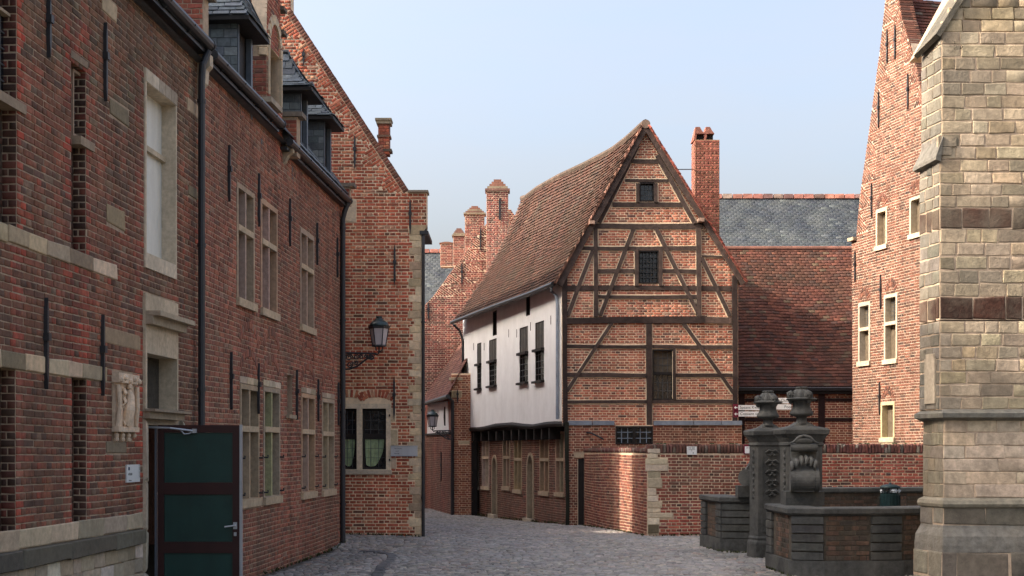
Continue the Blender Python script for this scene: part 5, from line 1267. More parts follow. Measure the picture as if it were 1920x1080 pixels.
root = thing('wall_lantern', 'distant lantern hanging out over the lane from the brick pier', 'lantern', LP.pt(0, 2.6, .2), 'lanterns on scrolled wall brackets')
L2 = Plane.at(848, 66.8)
make_lantern(root, L2.pt(L2.u(848), L2.z(0, 807), .1), (-1, 0), .98)

# ------------------------------------------------------------------ garden wall: front stretch, angled stretch, stone quoin
BW = Plane.at(1213, 103.3)
bwt = thing('boundary_wall', 'chest-high dark red brick wall with a brick-on-edge top, running behind the stone gateway', 'wall', BW.pt(2, 0))
ztop = BW.z(0, 850); zt2 = BW.z(0, 833)
BWP = [(3, (.36, .095, .065)), (3, (.29, .08, .058)), (2, (.41, .125, .085)), (1.5, (.19, .07, .052)), (.6, (.30, .15, .12)), (.5, (.09, .05, .045))]
def on_edge(P, pl, ua, ub, z0, z1, pal, d=.02, w=.058):
    n = int((ub - ua) / w)
    for i in range(n):
        u = ua + (i + .5) * (ub - ua) / n; P.add(pl.pt(u, (z0 + z1) / 2 + random.uniform(-.006, .006), d), pl.U, Zv, pl.N, w - .012, z1 - z0 - .008, .28, pick(pal))
        P.add(pl.pt(u, z1 + random.uniform(-.004, .008), -.12), pl.U, -pl.N, Zv, w - .010, .27, .08, pick(pal))
cap_p = [(2, (.15, .06, .05)), (2, (.12, .05, .045)), (1, (.19, .07, .055)), (1, (.20, .17, .14))]
qr = []
for i, (y0, y1, x0, x1) in enumerate(((841, 850, 1214, 1238), (850, 860, 1214, 1233), (860, 871, 1208, 1252), (871, 884, 1208, 1253), (884, 896, 1215, 1238), (896, 915, 1214, 1241), (915, 930, 1214, 1230), (930, 941, 1214, 1234), (941, 953, 1214, 1241), (953, 961, 1214, 1238), (961, 971, 1214, 1262), (971, 984, 1214, 1236), (984, 1000, 1215, 1235))):
    r = prect(BW, max(x0, 1213), y0, x1, y1); qr.append((r[0][0] - (.03 if x0 < 1210 else 0), r[0][1], r[1][0], r[2][1], [(1, (.12, .11, .08))] if i == 12 else [(2, (.56, .53, .46)), (1, (.47, .45, .38)), (1, (.34, .32, .27))]))
bww = brick_wall(bwt, BW, [(0, -.4), (BW.u(1760), -.4), (BW.u(1760), ztop), (0, ztop)], [], BWP, 'mortar', 'brick_dark', thick=.28, cover=[rect(a, b_, c, d) for a, b_, c, d, _ in qr], vis=lambda x, y: ((x < 1312) | (x > 1548)) & (y < 995), wav=.008, joint=.014, most=300,
                 extra=lambda P: on_edge(P, BW, 0, BW.u(1760), ztop, zt2, cap_p))
stones(bww, BW, qr, d1=.022, name='quoin')
ms = MB(); rr = random.Random(5)
for i in range(26):
    u = rr.uniform(.2, 5.0); ms.lathe([(.001, 0), (.03, .004), (.02, .018), (.001, .022)], BW.pt(u, zt2 + .004, -rr.uniform(0, .2)), 7)
ms.build('moss_tuft', 'moss', bwt)
# angled stretch
a0 = np.array(BW.pt(0, 0, 0)); s1 = 87.2; a1 = np.array(((1096 - CX) / s1, F / s1, 0))
BA = Plane(a1[:2], a0[:2] - a1[:2]); LA = float(np.linalg.norm((a0 - a1)[:2]))
awt = thing('boundary_wall', 'angled stretch of brick garden wall leading back to the half-timbered house, with a streak of sunlight', 'wall', BA.pt(1, 0))
zA = 1.5 + .0; AWP = [(3, (.28, .095, .065)), (3, (.23, .08, .06)), (2, (.34, .13, .085)), (1.5, (.16, .07, .055)), (.8, (.36, .2, .14))]
brick_wall(awt, BA, rect(0, -.5, LA, zA - .07), [], AWP, 'mortar', 'brick_dark', thick=.25, wav=.010, most=200, vis=lambda x, y: x < 1213, extra=lambda P: on_edge(P, BA, 0, LA, zA - .07, zA + .02, cap_p))

def plate(name, label, x0, y0, x1, y1, border=None, lines=(), tilt=0):
    r = prect(BW, x0, y0, x1, y1); (u0, z0), _, (u1, z1), _ = r
    t = thing(name, label, 'sign', BW.pt(u0, z0))
    if border: MB().pbox(BW, u0 - .02, u1 + .02, z0 - .02, z1 + .035, .022, .034).build('border', border, t)
    MB().pbox(BW, u0, u1, z0, z1, .022, .040).build('plate', 'sign', t)
    for s_, du, dz, sz in lines: text(t, BW, s_, u0 + du, z0 + dz, sz, d=.0405)
    return t
t = plate('utility_sign', 'small white square utility sign on the dark brick wall, near its pale stone corner', 1287.5, 837, 1306, 852.5, None, (('H 50', .03, .105, .055), ('4', .10, .015, .05)))
(u0, z0), _, (u1, z1), _ = prect(BW, 1287.5, 837, 1306, 852.5)
MB().pbox(BW, u0 + .03, u1 - .03, z0 + .088, z0 + .094, .0402, .0415).pbox(BW, u0 + .085, u0 + .091, z0 + .06, z0 + .088, .0402, .0415).build('arrow_line', 'ink', t)
t = plate('hydrant_sign', 'red-bordered white hydrant sign on the brick wall, half hidden by the stone gate pier', 1396, 837, 1414, 850, 'maroon', (('H 80', .03, .085, .045), ('6', .08, .01, .045)))

# ------------------------------------------------------------------ sunlit gable house on the right
RG = Plane.at(1735, 97.0, 300)
rg = thing('brick_house', 'steep sunlit pink brick gable rising behind the garden wall on the right', 'house', RG.pt(-1, 0), 'brick houses round the lane')
rp = lambda *l: pts(RG, l)
RV = rp((1606, 440), (1612, 371), (1625, 280), (1641, 161), (1652, 78), (1660, 0), (1663, -50))
out_rg = rp((1600, 1000), (1597, 451), (1606, 444)) + RV[1:] + rp((1683, -50), (1687, 16), (1698, 52), (1710, 88), (1727, 160), (1745, 235), (1775, 360), (1800, 480), (1800, 1000))
wR = [prect(RG, 1643, 392, 1664, 468), prect(RG, 1706, 368, 1730, 446), prect(RG, 1610, 568, 1632, 686), prect(RG, 1658, 552, 1683, 682), prect(RG, 1652, 754, 1678, 829)]
tr_ = []; Vs = RV
def along(V, n):
    L = [0]
    for a, b_ in zip(V, V[1:]): L.append(L[-1] + math.hypot(b_[0] - a[0], b_[1] - a[1]))
    return [(float(np.interp(L[-1] * k / n, L, [p[0] for p in V])), float(np.interp(L[-1] * k / n, L, [p[1] for p in V]))) for k in range(n + 1)]
Q = along(RV, 10)
for a, c in zip(Q, Q[1:]): tr_.append([a, c, (a[0] + .50, a[1] + .02)])
RV2 = rp((1745, 235), (1727, 160), (1710, 88), (1698, 52), (1687, 16), (1683, -50)); Q2 = along(RV2, 7); tr2 = []
for a, c in zip(Q2, Q2[1:]): tr2.append([a, c, (a[0] - .42, a[1] + .02)])
def rg_extra(P):
    for a, c in zip(Q2, Q2[1:]):                              # bricks on edge along the right-hand verge
        a, c = np.array(a), np.array(c); L_ = np.linalg.norm(c - a); t = (c - a) / L_; q = np.array((t[1], -t[0]))
        if q[0] < 0: q = -q
        for k in range(int(L_ / .056)):
            m_ = a + t * (k + .5) * .056; U = -(RG.U * t[0] + Zv * t[1]); N = RG.U * q[0] + Zv * q[1]
            P.add(RG.pt(m_[0] + q[0] * .008, m_[1] + q[1] * .008, -.11), U, np.cross(N, U), N, .045, .24, .03, pick(PINK))
            P.add(RG.pt(m_[0] + q[0] * .008, m_[1] + q[1] * .008, -.245), U, np.cross(N, U), N, .045, .10, .03, pick(PINK))
    for t in tr_:
        an = math.atan2(t[1][1] - t[0][1], t[1][0] - t[0][0]) - math.pi / 2 - .45
        field(P, RG, [t], .056, .195, PINK, ang=an, wav=0, proud=.007)
    for t in tr2:
        an = math.atan2(t[1][1] - t[0][1], t[1][0] - t[0][0]) - math.pi / 2 + .35
        field(P, RG, [t], .056, .195, PINK, ang=an, wav=0, proud=.007)
    for r in wR:
        (u0, z0), _, (u1, z1), _ = r; um = (u0 + u1) / 2
        for rad in (.16, .24):
            for i in range(9):
                a = math.radians(15 + 150 * (i + .5) / 9); V = RG.U * math.cos(a) + Zv * math.sin(a); U = RG.U * math.sin(a) - Zv * math.cos(a)
                P.add(RG.pt(um + rad * math.cos(a), z1 + .04 + rad * 1.05 * math.sin(a), .012), U, V, RG.N, .045, .07, .03, pick(PINK))
rgw = brick_wall(rg, RG, out_rg, wR, PINK, 'mortar_rg', 'brick', cover=tr_ + tr2, extra=rg_extra, thick=.3, vis=lambda x, y: (x > 1604) & (x < 1722) & (y < 826), joint=.0125)
for i, r in enumerate(wR): window(rg, RG, r, tr=(0, 0, .42, .42, 0)[i], lights=1, fw=.06, stone=(.34, .31, .26), up='pane_grey', low='shutter', depth=.12, grid=(3, 6))
r = wR[4]; (u0, z0), _, (u1, z1), _ = r
MB().pbox(RG, u0 + .02, u1 - .02, z0 - .16, z0 - .01, -.05, .015, tint=(.55, .5, .4)).build('cellar_opening', 'stone', rg)
for x, a, c in ((1663, 55, 120), (1678, 46, 112), (1702, 138, 205), (1647, 173, 240), (1634, 343, 408), (1603, 470, 530), (1651, 515, 580), (1649, 716, 778)): anchor(rg, RG, x, a, c, .035)
MB().pbox(RG, RG.u(1595), RG.u(1606), RG.z(1600, 452), RG.z(1600, 446), -.3, .08, tint=(.3, .27, .22)).build('kneeler_cap', 'stone', rg)
MB().pbox(RG, RG.u(1606) - .05, RG.u(1800), -.5, 4, -7, -6.8, tint=(.3, .12, .08)).build('back_wall', 'brick', rg)
RC = Plane.at(1690, 91.5)
ck = MB().pbox(RC, RC.u(1690), RC.u(1731), RC.z(0, 25), RC.z(0, -140), -.6, 0).build('chimney', 'mortar_warm', rg)
P = Pieces(); field(P, RC, [rect(RC.u(1690), RC.z(0, 25), RC.u(1731), RC.z(0, -140))], .056, .195, RED_F); P.emit(ck, 'brick', 'brick', 'brick', 'brick_courses', most=60)
MB().pbox(RC, RC.u(1689), RC.u(1733), RC.z(0, 35), RC.z(0, 24), -.6, .03).build('lead_flashing', 'zinc', ck)
# body behind the gable
k0 = np.array(RG.pt(RG.u(1602), 0, -.3)[:2]); k1 = np.array(RG.pt(RG.u(1800), 0, -.3)[:2]); kd = -RG.n * 6.5
MB().extrude_xy([tuple(k0), tuple(k0 + kd), tuple(k1 + kd), tuple(k1)], -.5, 6.0, tint=(.3, .12, .08)).build('side_wall', 'brick', rg)
ap = np.array(RG.pt(RG.u(1672), 0, -.3)[:2]); z6 = 6.0; zA_ = 10.6
MB().add([(*k0, z6), (*(k0 + kd), z6), (*(ap + kd), zA_), (*ap, zA_), (*(k1 + kd), z6), (*k1, z6)], [(0, 3, 2, 1), (3, 5, 4, 2), (1, 2, 4), (0, 5, 3)], tint=(.2, .08, .06)).build('roof', 'tile', rg)
P = Pieces(); roof_field(P, quad_S((*k1, z6), (*(k1 + kd), z6), (*(ap + kd), zA_), (*ap, zA_)), 62, .18, [(3, (.13, .045, .03)), (2, (.10, .04, .028)), (1, (.16, .06, .04)), (.6, (.12, .09, .07))], lift=.03, thick=.018)
P.emit(bpy.data.objects[[o.name for o in rg.children if o.name.startswith('roof')][0]], 'tile', 'tile', 'roof_tile', 'roof_tiles', most=100, vis=lambda x, y: (x > 1690) & (x < 1770) & (y < 200))

# ------------------------------------------------------------------ church buttress, stone by stone
PF = Plane.at(1762, 176.0)
bt = thing('church_buttress', 'tall grey-tan stone church buttress filling the right edge, banded with two dark brown courses', 'buttress', PF.pt(.5, 0))
Yf = F / 176.0
def foot(dx, out, cham=.07, back=1.9):
    """footprint: left back, chamfer left, corner, right, right back; out = how far the faces stand out"""
    x = (1762 - CX) / 176.0 + dx
    return [(x + .6, Yf + back), (x - cham - out, Yf + .50), (x - out * .4, Yf - out), (x + 2.6, Yf - out), (x + 2.6, Yf + back)]
zf = lambda y: CH + (HZ - y) / 176.0
CHT = [(3, (.40, .33, .235)), (3, (.35, .29, .21)), (2, (.46, .385, .275)), (1.2, (.27, .225, .165)), (.6, (.49, .39, .25)), (.4, (.19, .16, .12))]
CHT2 = [(3, (.56, .455, .335)), (2, (.53, .43, .315)), (1, (.59, .48, .355))]
LEFT_DIM = [(3, (.19, .18, .155)), (2, (.165, .156, .135)), (1, (.22, .205, .175)), (.7, (.12, .115, .10))]  # left face stone darkened to paint out direct sun there
def stage(name, y0, y1, dx, out=0.0, pal=CHT, lpal=LEFT_DIM, h=.135, L=.26, bond='random', joint=.014, taper=0.0, m='mortar_dark'):
    fp = foot(dx, out); zlo, zhi = zf(y1), zf(y0)
    core = MB().extrude_xy(fp, zlo, zhi, tint=(1.1, 1.1, 1.1)).build(name, m, bt)
    a, b_, c, d = np.array(fp[0]), np.array(fp[1]), np.array(fp[2]), np.array(fp[3])
    P = Pieces(); front = Plane(c, (1, 0)); lf = Plane(b_, c - b_); lw_ = float(np.linalg.norm(c - b_))
    rows = max(1, round((zhi - zlo) / h)); hh = (zhi - zlo) / rows
    for pl, ln, pp, LL in ((front, 2.55, pal, L), (lf, lw_, lpal, lw_ * .42)):
        for k in range(rows):
            u = 0.0; z = zlo + (k + .5) * hh; first = True
            while u < ln - .02:
                w = LL * random.uniform(.55, 1.45) * (.6 if first and k % 2 and pl is front else 1)
                if ln - u - w < LL * .35: w = ln - u
                w = min(w, ln - u); first = False
                P.add(pl.pt(u + w / 2, z, .008 + random.uniform(-.003, .003)), pl.U, Zv, pl.N, w - joint, hh - joint * random.uniform(.7, 1.1), .06, pick(pp, 1.0, .8 if joint > .01 else .3)); u += w
    P.emit(core, 'ashlar', 'stone', 'stone_block', 'stone_blocks')
    return core
stage('base', 1035, 1130, .03, .10, [(2, (.12, .105, .085)), (1, (.16, .14, .11))], [(1, (.2, .19, .16))], h=.26, L=.5)
def mould(name, prof, tint, m='ashlar'):
    """prof: list of (photo row, stand-out); a moulding swept round the chamfer and the front"""
    b = MB(); pr = [(foot(mdx, o), zf(y)) for y, o in prof]
    for (f0, z0), (f1, z1) in zip(pr, pr[1:]): pass
    n = 5; v = []; 
    for f0, z0 in pr: v += [(x, y, z0) for x, y in f0]
    f = [(i * n + k, i * n + k + 1, (i + 1) * n + k + 1, (i + 1) * n + k) for i in range(len(pr) - 1) for k in range(n - 1)]
    f += [tuple(range(n)), tuple((len(pr) - 1) * n + k for k in reversed(range(n)))]
    return b.add(v, f, tint).build(name, m, bt)
mdx = .04
mould('chamfered_plinth', [(1036, .10), (1022, .10), (1005, .09), (990, .04), (985, .03)], (.17, .165, .15))
stage('plinth_course', 952, 985, .04, .03, [(2, (.13, .115, .09)), (1, (.2, .175, .13))], LEFT_DIM, h=.19, L=.4)
mould('torus_moulding', [(953, .03), (950, .06), (945, .075), (938, .06), (935, .02), (933, .0)], (.24, .225, .18))
low_stage = stage('lower_stage', 787, 933, .04, 0, CHT2, [(2, (.24, .21, .16)), (1, (.21, .185, .145))], h=.145, L=.42, joint=.005, m='mortar_dark')
mould('drip_moulding', [(789, 0), (787, .04), (783, .10), (775, .105), (768, .03), (767, -.01)], (.15, .15, .135))
mdx = .0
stage('middle_stage', 602, 768, .0, 0)
bandc = [(2, (.055, .030, .022)), (1, (.07, .032, .022)), (1, (.045, .034, .026)), (1, (.085, .033, .022))]
stage('dark_band', 557, 600, .0, .004, bandc, bandc, h=.25, L=.30)
stage('middle_stage', 430, 557, .0, 0)
stage('dark_band', 390, 430, .0, .004, bandc, bandc, h=.25, L=.36)
stage('middle_stage', 300, 390, .0, 0)
fpw = foot(0, 0); wl_ = Plane(fpw[1], np.array(fpw[2]) - np.array(fpw[1])); wlen = float(np.linalg.norm(np.array(fpw[2]) - np.array(fpw[1])))
b = MB(); A0 = [wl_.pt(-.03, zf(306), .0), wl_.pt(-.03, zf(304), .07), wl_.pt(-.03, zf(298), .07), wl_.pt(.02, zf(262), -.02)]; A1 = [wl_.pt(wlen + .03, zf(304), .0), wl_.pt(wlen + .03, zf(300), .055), wl_.pt(wlen + .03, zf(294), .055), wl_.pt(wlen + .05, zf(256), -.02)]
b.hexa(A0, A1, tint=(.17, .165, .15)); b.build('weathering', 'ashlar', bt)
for u0_, u1_, ya, yb in ((-.02, .17, 256, 275), (-.02, .12, 276, 291)): MB().pbox(PF, u0_, u1_, zf(yb), zf(ya), -.05, .022, tint=(.34, .29, .22)).build('stone_block', 'ashlar', bt)
core = stage('upper_stage', 60, 299, .02, 0, [(3, (.42, .35, .25)), (3, (.36, .30, .215)), (2, (.48, .405, .29)), (1, (.26, .22, .165))])
# raking top
PU = Plane((foot(.02, 0)[2][0], Yf), (1, 0)); ua = PU.u(1757); 
zr0, zr1 = PU.z(0, 61), PU.z(0, -180); top_poly = [(PU.u(1762), zr0), (PU.u(2040), zr0), (PU.u(2040), PU.z(0, -260)), (PU.u(1935), PU.z(0, -260))]
MB().prism(PU, top_poly, -1.2, -.02, tint=(1.1, 1.1, 1.1)).build('upper_gable', 'mortar_dark', bt)
P = Pieces(); z = zr0; k = 0
while z < PU.z(0, -150):
    ul = float(np.interp(z, [top_poly[0][1], top_poly[3][1]], [top_poly[0][0], top_poly[3][0]])); u = ul + .02
    while u < PU.u(2030):
        w = .26 * random.uniform(.6, 1.5); P.add(PU.pt(u + w / 2, z + .067, .0), PU.U, Zv, PU.N, w - .012, .123, .06, pick([(3, (.42, .345, .23)), (3, (.36, .295, .20)), (2, (.48, .40, .265))])); u += w
    z += .135
P.emit(core, 'ashlar', 'stone', 'stone_block', 'stone_blocks')
a, c = np.array(PU.uv(1757, 68)), np.array(PU.uv(1935, -215)); t = (c - a) / np.linalg.norm(c - a); q = np.array((-t[1], t[0])) * .028
b = MB(); b.hexa([PU.pt(*(a - q), .04), PU.pt(*(c - q), .04), PU.pt(*(c + q), .04), PU.pt(*(a + q), .04)], [PU.pt(a[0] - .10 - q[0], a[1] - .10 - q[1], -.46), PU.pt(c[0] - .10 - q[0], c[1] - .10 - q[1], -.46), PU.pt(c[0] - .10 + q[0], c[1] - .10 + q[1], -.46), PU.pt(a[0] - .10 + q[0], a[1] - .10 + q[1], -.46)], tint=(.10, .095, .08)); b.build('raking_coping', 'ashlar', bt)
# blind panel in the chamfer
fp = foot(0, 0); lf = Plane(fp[1], np.array(fp[2]) - np.array(fp[1])); u0, u1 = lf.u(1737), lf.u(1756)
MB().pbox(lf, u0, u1, lf.z(1745, 757), lf.z(1745, 672), .0, .024, tint=(.34, .32, .28)).pbox(lf, u0 + .03, u1 - .03, lf.z(1745, 672), lf.z(1745, 664), .0, .024, tint=(.34, .32, .28)).build('blind_panel', 'stone', bt)
pb = MB(); rq = random.Random(9)
for x, y, s_ in ((1744, 105, .03), (1746, 92, .022), (1732, 104, .022), (1750, 120, .018), (1794, 88, .05), (1787, 82, .03), (1856, 78, .03), (1744, 147, .02)):
    pl = PU if x > 1760 else Plane(foot(.02, 0)[1], np.array(foot(.02, 0)[2]) - np.array(foot(.02, 0)[1]))
    u, z = pl.uv(x, y)
    for k in range(16):
        c = np.array(pl.pt(u + rq.uniform(-s_, s_), z + rq.uniform(-s_, s_ * .6), .02 + rq.uniform(0, s_))); r_ = s_ * .5
        dd = np.array((rq.uniform(-1, 1), rq.uniform(-1, 0), rq.uniform(-.6, 1))); dd /= np.linalg.norm(dd); e = np.cross(dd, (0, 0, 1)); 
        pb.add([c - e * r_ * .3, c + e * r_ * .3, c + dd * r_], [(0, 1, 2)])
pb.build('wall_plants', 'moss', bt)

# ------------------------------------------------------------------ dark stone gateway of the landing, with urns and volutes
BS = (1.0, 1.0, 1.0)
def pier(label, x0, x1, sc, ybase, ycor, rot=.0, urn=True):
    t = thing('gate_pier', label, 'gate pier', ((((x0 + x1) / 2) - CX) / sc, F / sc, 0), 'gateway of the landing')
    fpn = Plane.at(x0, sc); u0, u1 = fpn.u(x0 + 10 * sc / 135), fpn.u(x1); w = u1 - u0; zb = gz(3.5, 20) - .05; zc = fpn.z(0, ycor)
    s_l = w * .75
    P4 = lambda e: [tuple(fpn.pt(u0 - e, 0, e)[:2]), tuple(fpn.pt(u1 + e, 0, e)[:2]), tuple(fpn.pt(u1 + e * .6, 0, -s_l - e)[:2]), tuple(fpn.pt(u0 - .075 - e, 0, -s_l - e)[:2])]
    def lay(mb, prof):
        for (e0, z0), (e1, z1) in zip(prof, prof[1:]): mb.extrude_xy(P4(e0), z0, z1 if z1 > z0 else z0 + .001, P4(e1))
        return mb
    MB().extrude_xy(P4(0), zb, zc - .15).build('shaft', 'bluestone', t)
    lay(MB(), [(.035, zb), (.035, zb + .24), (.03, zb + .27), (.012, zb + .30), (.02, zb + .33), (.002, zb + .36)]).build('base', 'bluestone', t)
    lay(MB(), [(.002, zc - .24), (.02, zc - .22), (.015, zc - .20), (.004, zc - .18), (.03, zc - .13), (.05, zc - .10), (.075, zc - .075), (.08, zc - .02), (.06, zc - .0)]).build('cornice', 'bluestone', t)
    c = np.array(fpn.pt((u0 + u1) / 2 - .03, 0, -s_l / 2))
    cap = MB(); prev = None
    cap.extrude_xy(P4(.05), zc + .001, zc + .035, [tuple(c[:2] + (np.array(p) - c[:2]) * .62) for p in P4(0)])
    cap.extrude_xy([tuple(c[:2] + (np.array(p) - c[:2]) * .62) for p in P4(0)], zc + .036, zc + .085, [tuple(c[:2] + (np.array(p) - c[:2]) * .34) for p in P4(0)])
    cap.build('cap_stone', 'bluestone', t)
    # carved panels
    rb = random.Random(int(x0)); cv = MB()
    um = (u0 + u1) / 2; zz = zc - .34
    MB().slab(fpn, rect(u0 + .05, zb + .42, u1 - .05, zc - .27), [rect(u0 + .075, zb + .445, u1 - .075, zc - .295)], -.002, .010).build('panel_moulding', 'bluestone', t)
    while zz > zc - .98 and sc < 134:
        for s_ in (-1, 1):
            cv.tube([fpn.pt(um, zz + .03, .012), fpn.pt(um + s_ * .05, zz + .045, .03), fpn.pt(um + s_ * .095, zz + .01, .02), fpn.pt(um + s_ * .08, zz - .015, .012)], [.014, .018, .013, .006], 7)
            cv.tube([fpn.pt(um, zz, .015), fpn.pt(um + s_ * .035, zz - .03, .03), fpn.pt(um + s_ * .07, zz - .025, .012)], [.012, .014, .005], 7)
        cv.lathe([(.001, -.025), (.02, -.015), (.022, .01), (.001, .03)], fpn.pt(um, zz, .018), 8); zz -= .145
    ls = Plane(P4(0)[3], np.array(P4(0)[0]) - np.array(P4(0)[3])); ll = float(np.linalg.norm(np.array(P4(0)[0]) - np.array(P4(0)[3])))
    for k in range(9): cv.lathe([(.001, -.03), (.02, -.015), (.022, .01), (.001, .035)], ls.pt(ll * .5, zc - .3 - k * .085, .006), 8)
    cv.build('carved_ornament', 'bluestone', t)
    if urn:
        rim = .185; zu = zc + .075; g = lambda a, z: 1 + .05 * math.cos(8 * a)
        q = 1.0 if sc < 134 else .97
        L_ = lambda pr: [(r * q, z * q) for r, z in pr]
        ub = MB(); ub.lathe(L_([(.10, -.02), (.085, 0), (.072, .03), (.068, .065), (.08, .085), (.10, .095)]), (c[0], c[1], zu), 24)
        ub.lathe(L_([(.09, .09), (.14, .10), (.158, .122), (.152, .145), (.130, .18), (.116, .225), (.118, .265), (.135, .295), (.145, .305)]), (c[0], c[1], zu), 24, fn=g)
        ub.lathe(L_([(.13, .295), (.19, .31), (.212, .322), (.212, .332), (.185, .345), (.14, .352)]), (c[0], c[1], zu), 24)
        ub.build('urn', 'bluestone', t, smooth=True)
        lid = MB(); lid.lathe(L_([(.15, .345), (.145, .375), (.128, .41), (.10, .445), (.078, .462), (.072, .47), (.082, .478), (.082, .492), (.06, .498)]), (c[0], c[1], zu), 20, fn=lambda a, z: 1 + .07 * math.cos(10 * a)); lid.build('urn_lid', 'bluestone', t)
        fx = MB()
        for a in (-1.15, -2.9):                        # masks / garlands on the rim
            bx, by = c[0] + (rim - .03) * math.cos(a), c[1] + (rim - .03) * math.sin(a)
            fx.lathe([(.001, -.09), (.028, -.07), (.042, -.02), (.058, .03), (.05, .07), (.001, .10)], (bx, by, zu + .335), 12, sx=1, sy=.8, fn=lambda a, z: 1 + .12 * math.sin(5 * a + z * 60))
            for s_ in (-1, 1): fx.lathe([(.001, -.012), (.014, 0), (.001, .012)], (bx + .022 * s_, by - .045, zu + .37), 8)
            fx.lathe([(.001, -.02), (.014, -.01), (.001, .02)], (bx, by - .055, zu + .34), 8)
        fx.build('mask', 'bluestone', t, smooth=True)
    return t, fpn, u0, u1, zb, zc, c
p1 = pier('dark carved stone gate pier with the smaller, farther urn on top', 1412, 1473, 129.5, 1035, 806)
p2 = pier('nearer dark stone gate pier with a masked urn, standing behind the big scroll', 1471, 1542, 141.0, 1060, 803)
# volutes
def volute(label, px, py, sc, r, width, yaw, seat_z):
    ax = np.array((math.cos(yaw), math.sin(yaw), 0)); fw = np.array((ax[1], -ax[0], 0)); o = np.array(((px - CX) / sc, F / sc, 0))
    t = thing('stone_volute', label, 'volute', tuple(o), 'volutes of the gateway')
    prof = []                                               # side profile in (forward, z): barrel, neck, top roll
    for k in range(15): a = math.radians(100 + 260 * k / 14); prof.append((r * math.cos(math.pi - a) * 1.0 + r, r + r * math.sin(a) * 1.0))
    def P3(f, z, s_): return tuple(o + fw * f + ax * s_ + np.array((0, 0, seat_z + z)))
    cyl = [(r * math.cos(2 * math.pi * k / 24), r + r * math.sin(2 * math.pi * k / 24)) for k in range(24)]
    b = MB(); n = 24
    for s0, s1, k_ in ((-width / 2, -width / 2 + .05, 1.0), (-width / 2 + .052, width / 2 - .052, .94), (width / 2 - .05, width / 2, 1.0)):
        b.add([P3(f * k_, r + (z - r) * k_, s0) for f, z in cyl] + [P3(f * k_, r + (z - r) * k_, s1) for f, z in cyl], [tuple(range(n)), tuple(range(2 * n - 1, n - 1, -1))] + [(i, n + i, n + (i + 1) % n, (i + 1) % n) for i in range(n)])
    b.build('barrel', 'bluestone', t)
    return t, P3, o, ax, fw
tv1, P3v, o, ax_, fw_ = volute('large barrel-shaped stone scroll leaning on the nearer gate pier', 1508, 900, 146.0, .15, .36, -.10, CH + (HZ - 922) / 146.0)
nk = MB(); S = []
for f, z, th in ((.10, .24, .05), (-.02, .34, .05), (-.13, .44, .05), (-.16, .52, .06), (-.12, .60, .06), (-.08, .64, .05)): S.append((f, z, th))
for (f0, z0, t0), (f1, z1, t1) in zip(S, S[1:]):
    nk.hexa([P3v(f0 - t0 * 0, z0, -.15), P3v(f0, z0, .17), P3v(f1, z1, .17), P3v(f1, z1, -.15)], [P3v(f0 - .14, z0, -.15), P3v(f0 - .14, z0, .17), P3v(f1 - .14, z1, .17), P3v(f1 - .14, z1, -.15)])
nk.build('scroll_neck', 'bluestone', tv1)
lf_ = MB()
for k, (s_, dz) in enumerate(((-.16, -.04), (-.10, .0), (-.04, .03), (.02, .035), (.08, .02), (.13, -.01))):
    lf_.tube([P3v(-.02, .42 + dz, s_), P3v(.06, .38 + dz, s_ + .01), P3v(.10, .31 + dz, s_ - .01)], [.02, .034, .012], 8)
for s_ in (-1, 1): lf_.tube([P3v(.0, .72, .0), P3v(.0, .70, .07 * s_), P3v(.0, .64, .13 * s_), P3v(.0, .62, .19 * s_)], [.02, .02, .016, .008], 8)
lf_.build('acanthus_leaf', 'bluestone', tv1, smooth=True)
tp = MB().tube([P3v(-.04, .57, -.17), P3v(-.04, .57, .17)], .055, 12); tp.tube([P3v(-.03, .66, -.10), P3v(-.03, .66, .10)], .045, 10); tp.build('top_roll', 'bluestone', tv1)
t2, P3w, *_r = volute('small stone scroll resting on the left parapet beside the farther pier', 1404, 890, 124.0, .125, .22, .9, CH + (HZ - 911) / 124.0)
MB().prism(Plane.at(1404, 124.0), [(-.10, CH + (HZ - 890) / 124.0), (.10, CH + (HZ - 890) / 124.0), (.12, CH + (HZ - 858) / 124.0), (.04, CH + (HZ - 862) / 124.0)], -.1, .06).build('scroll_neck', 'bluestone', t2)

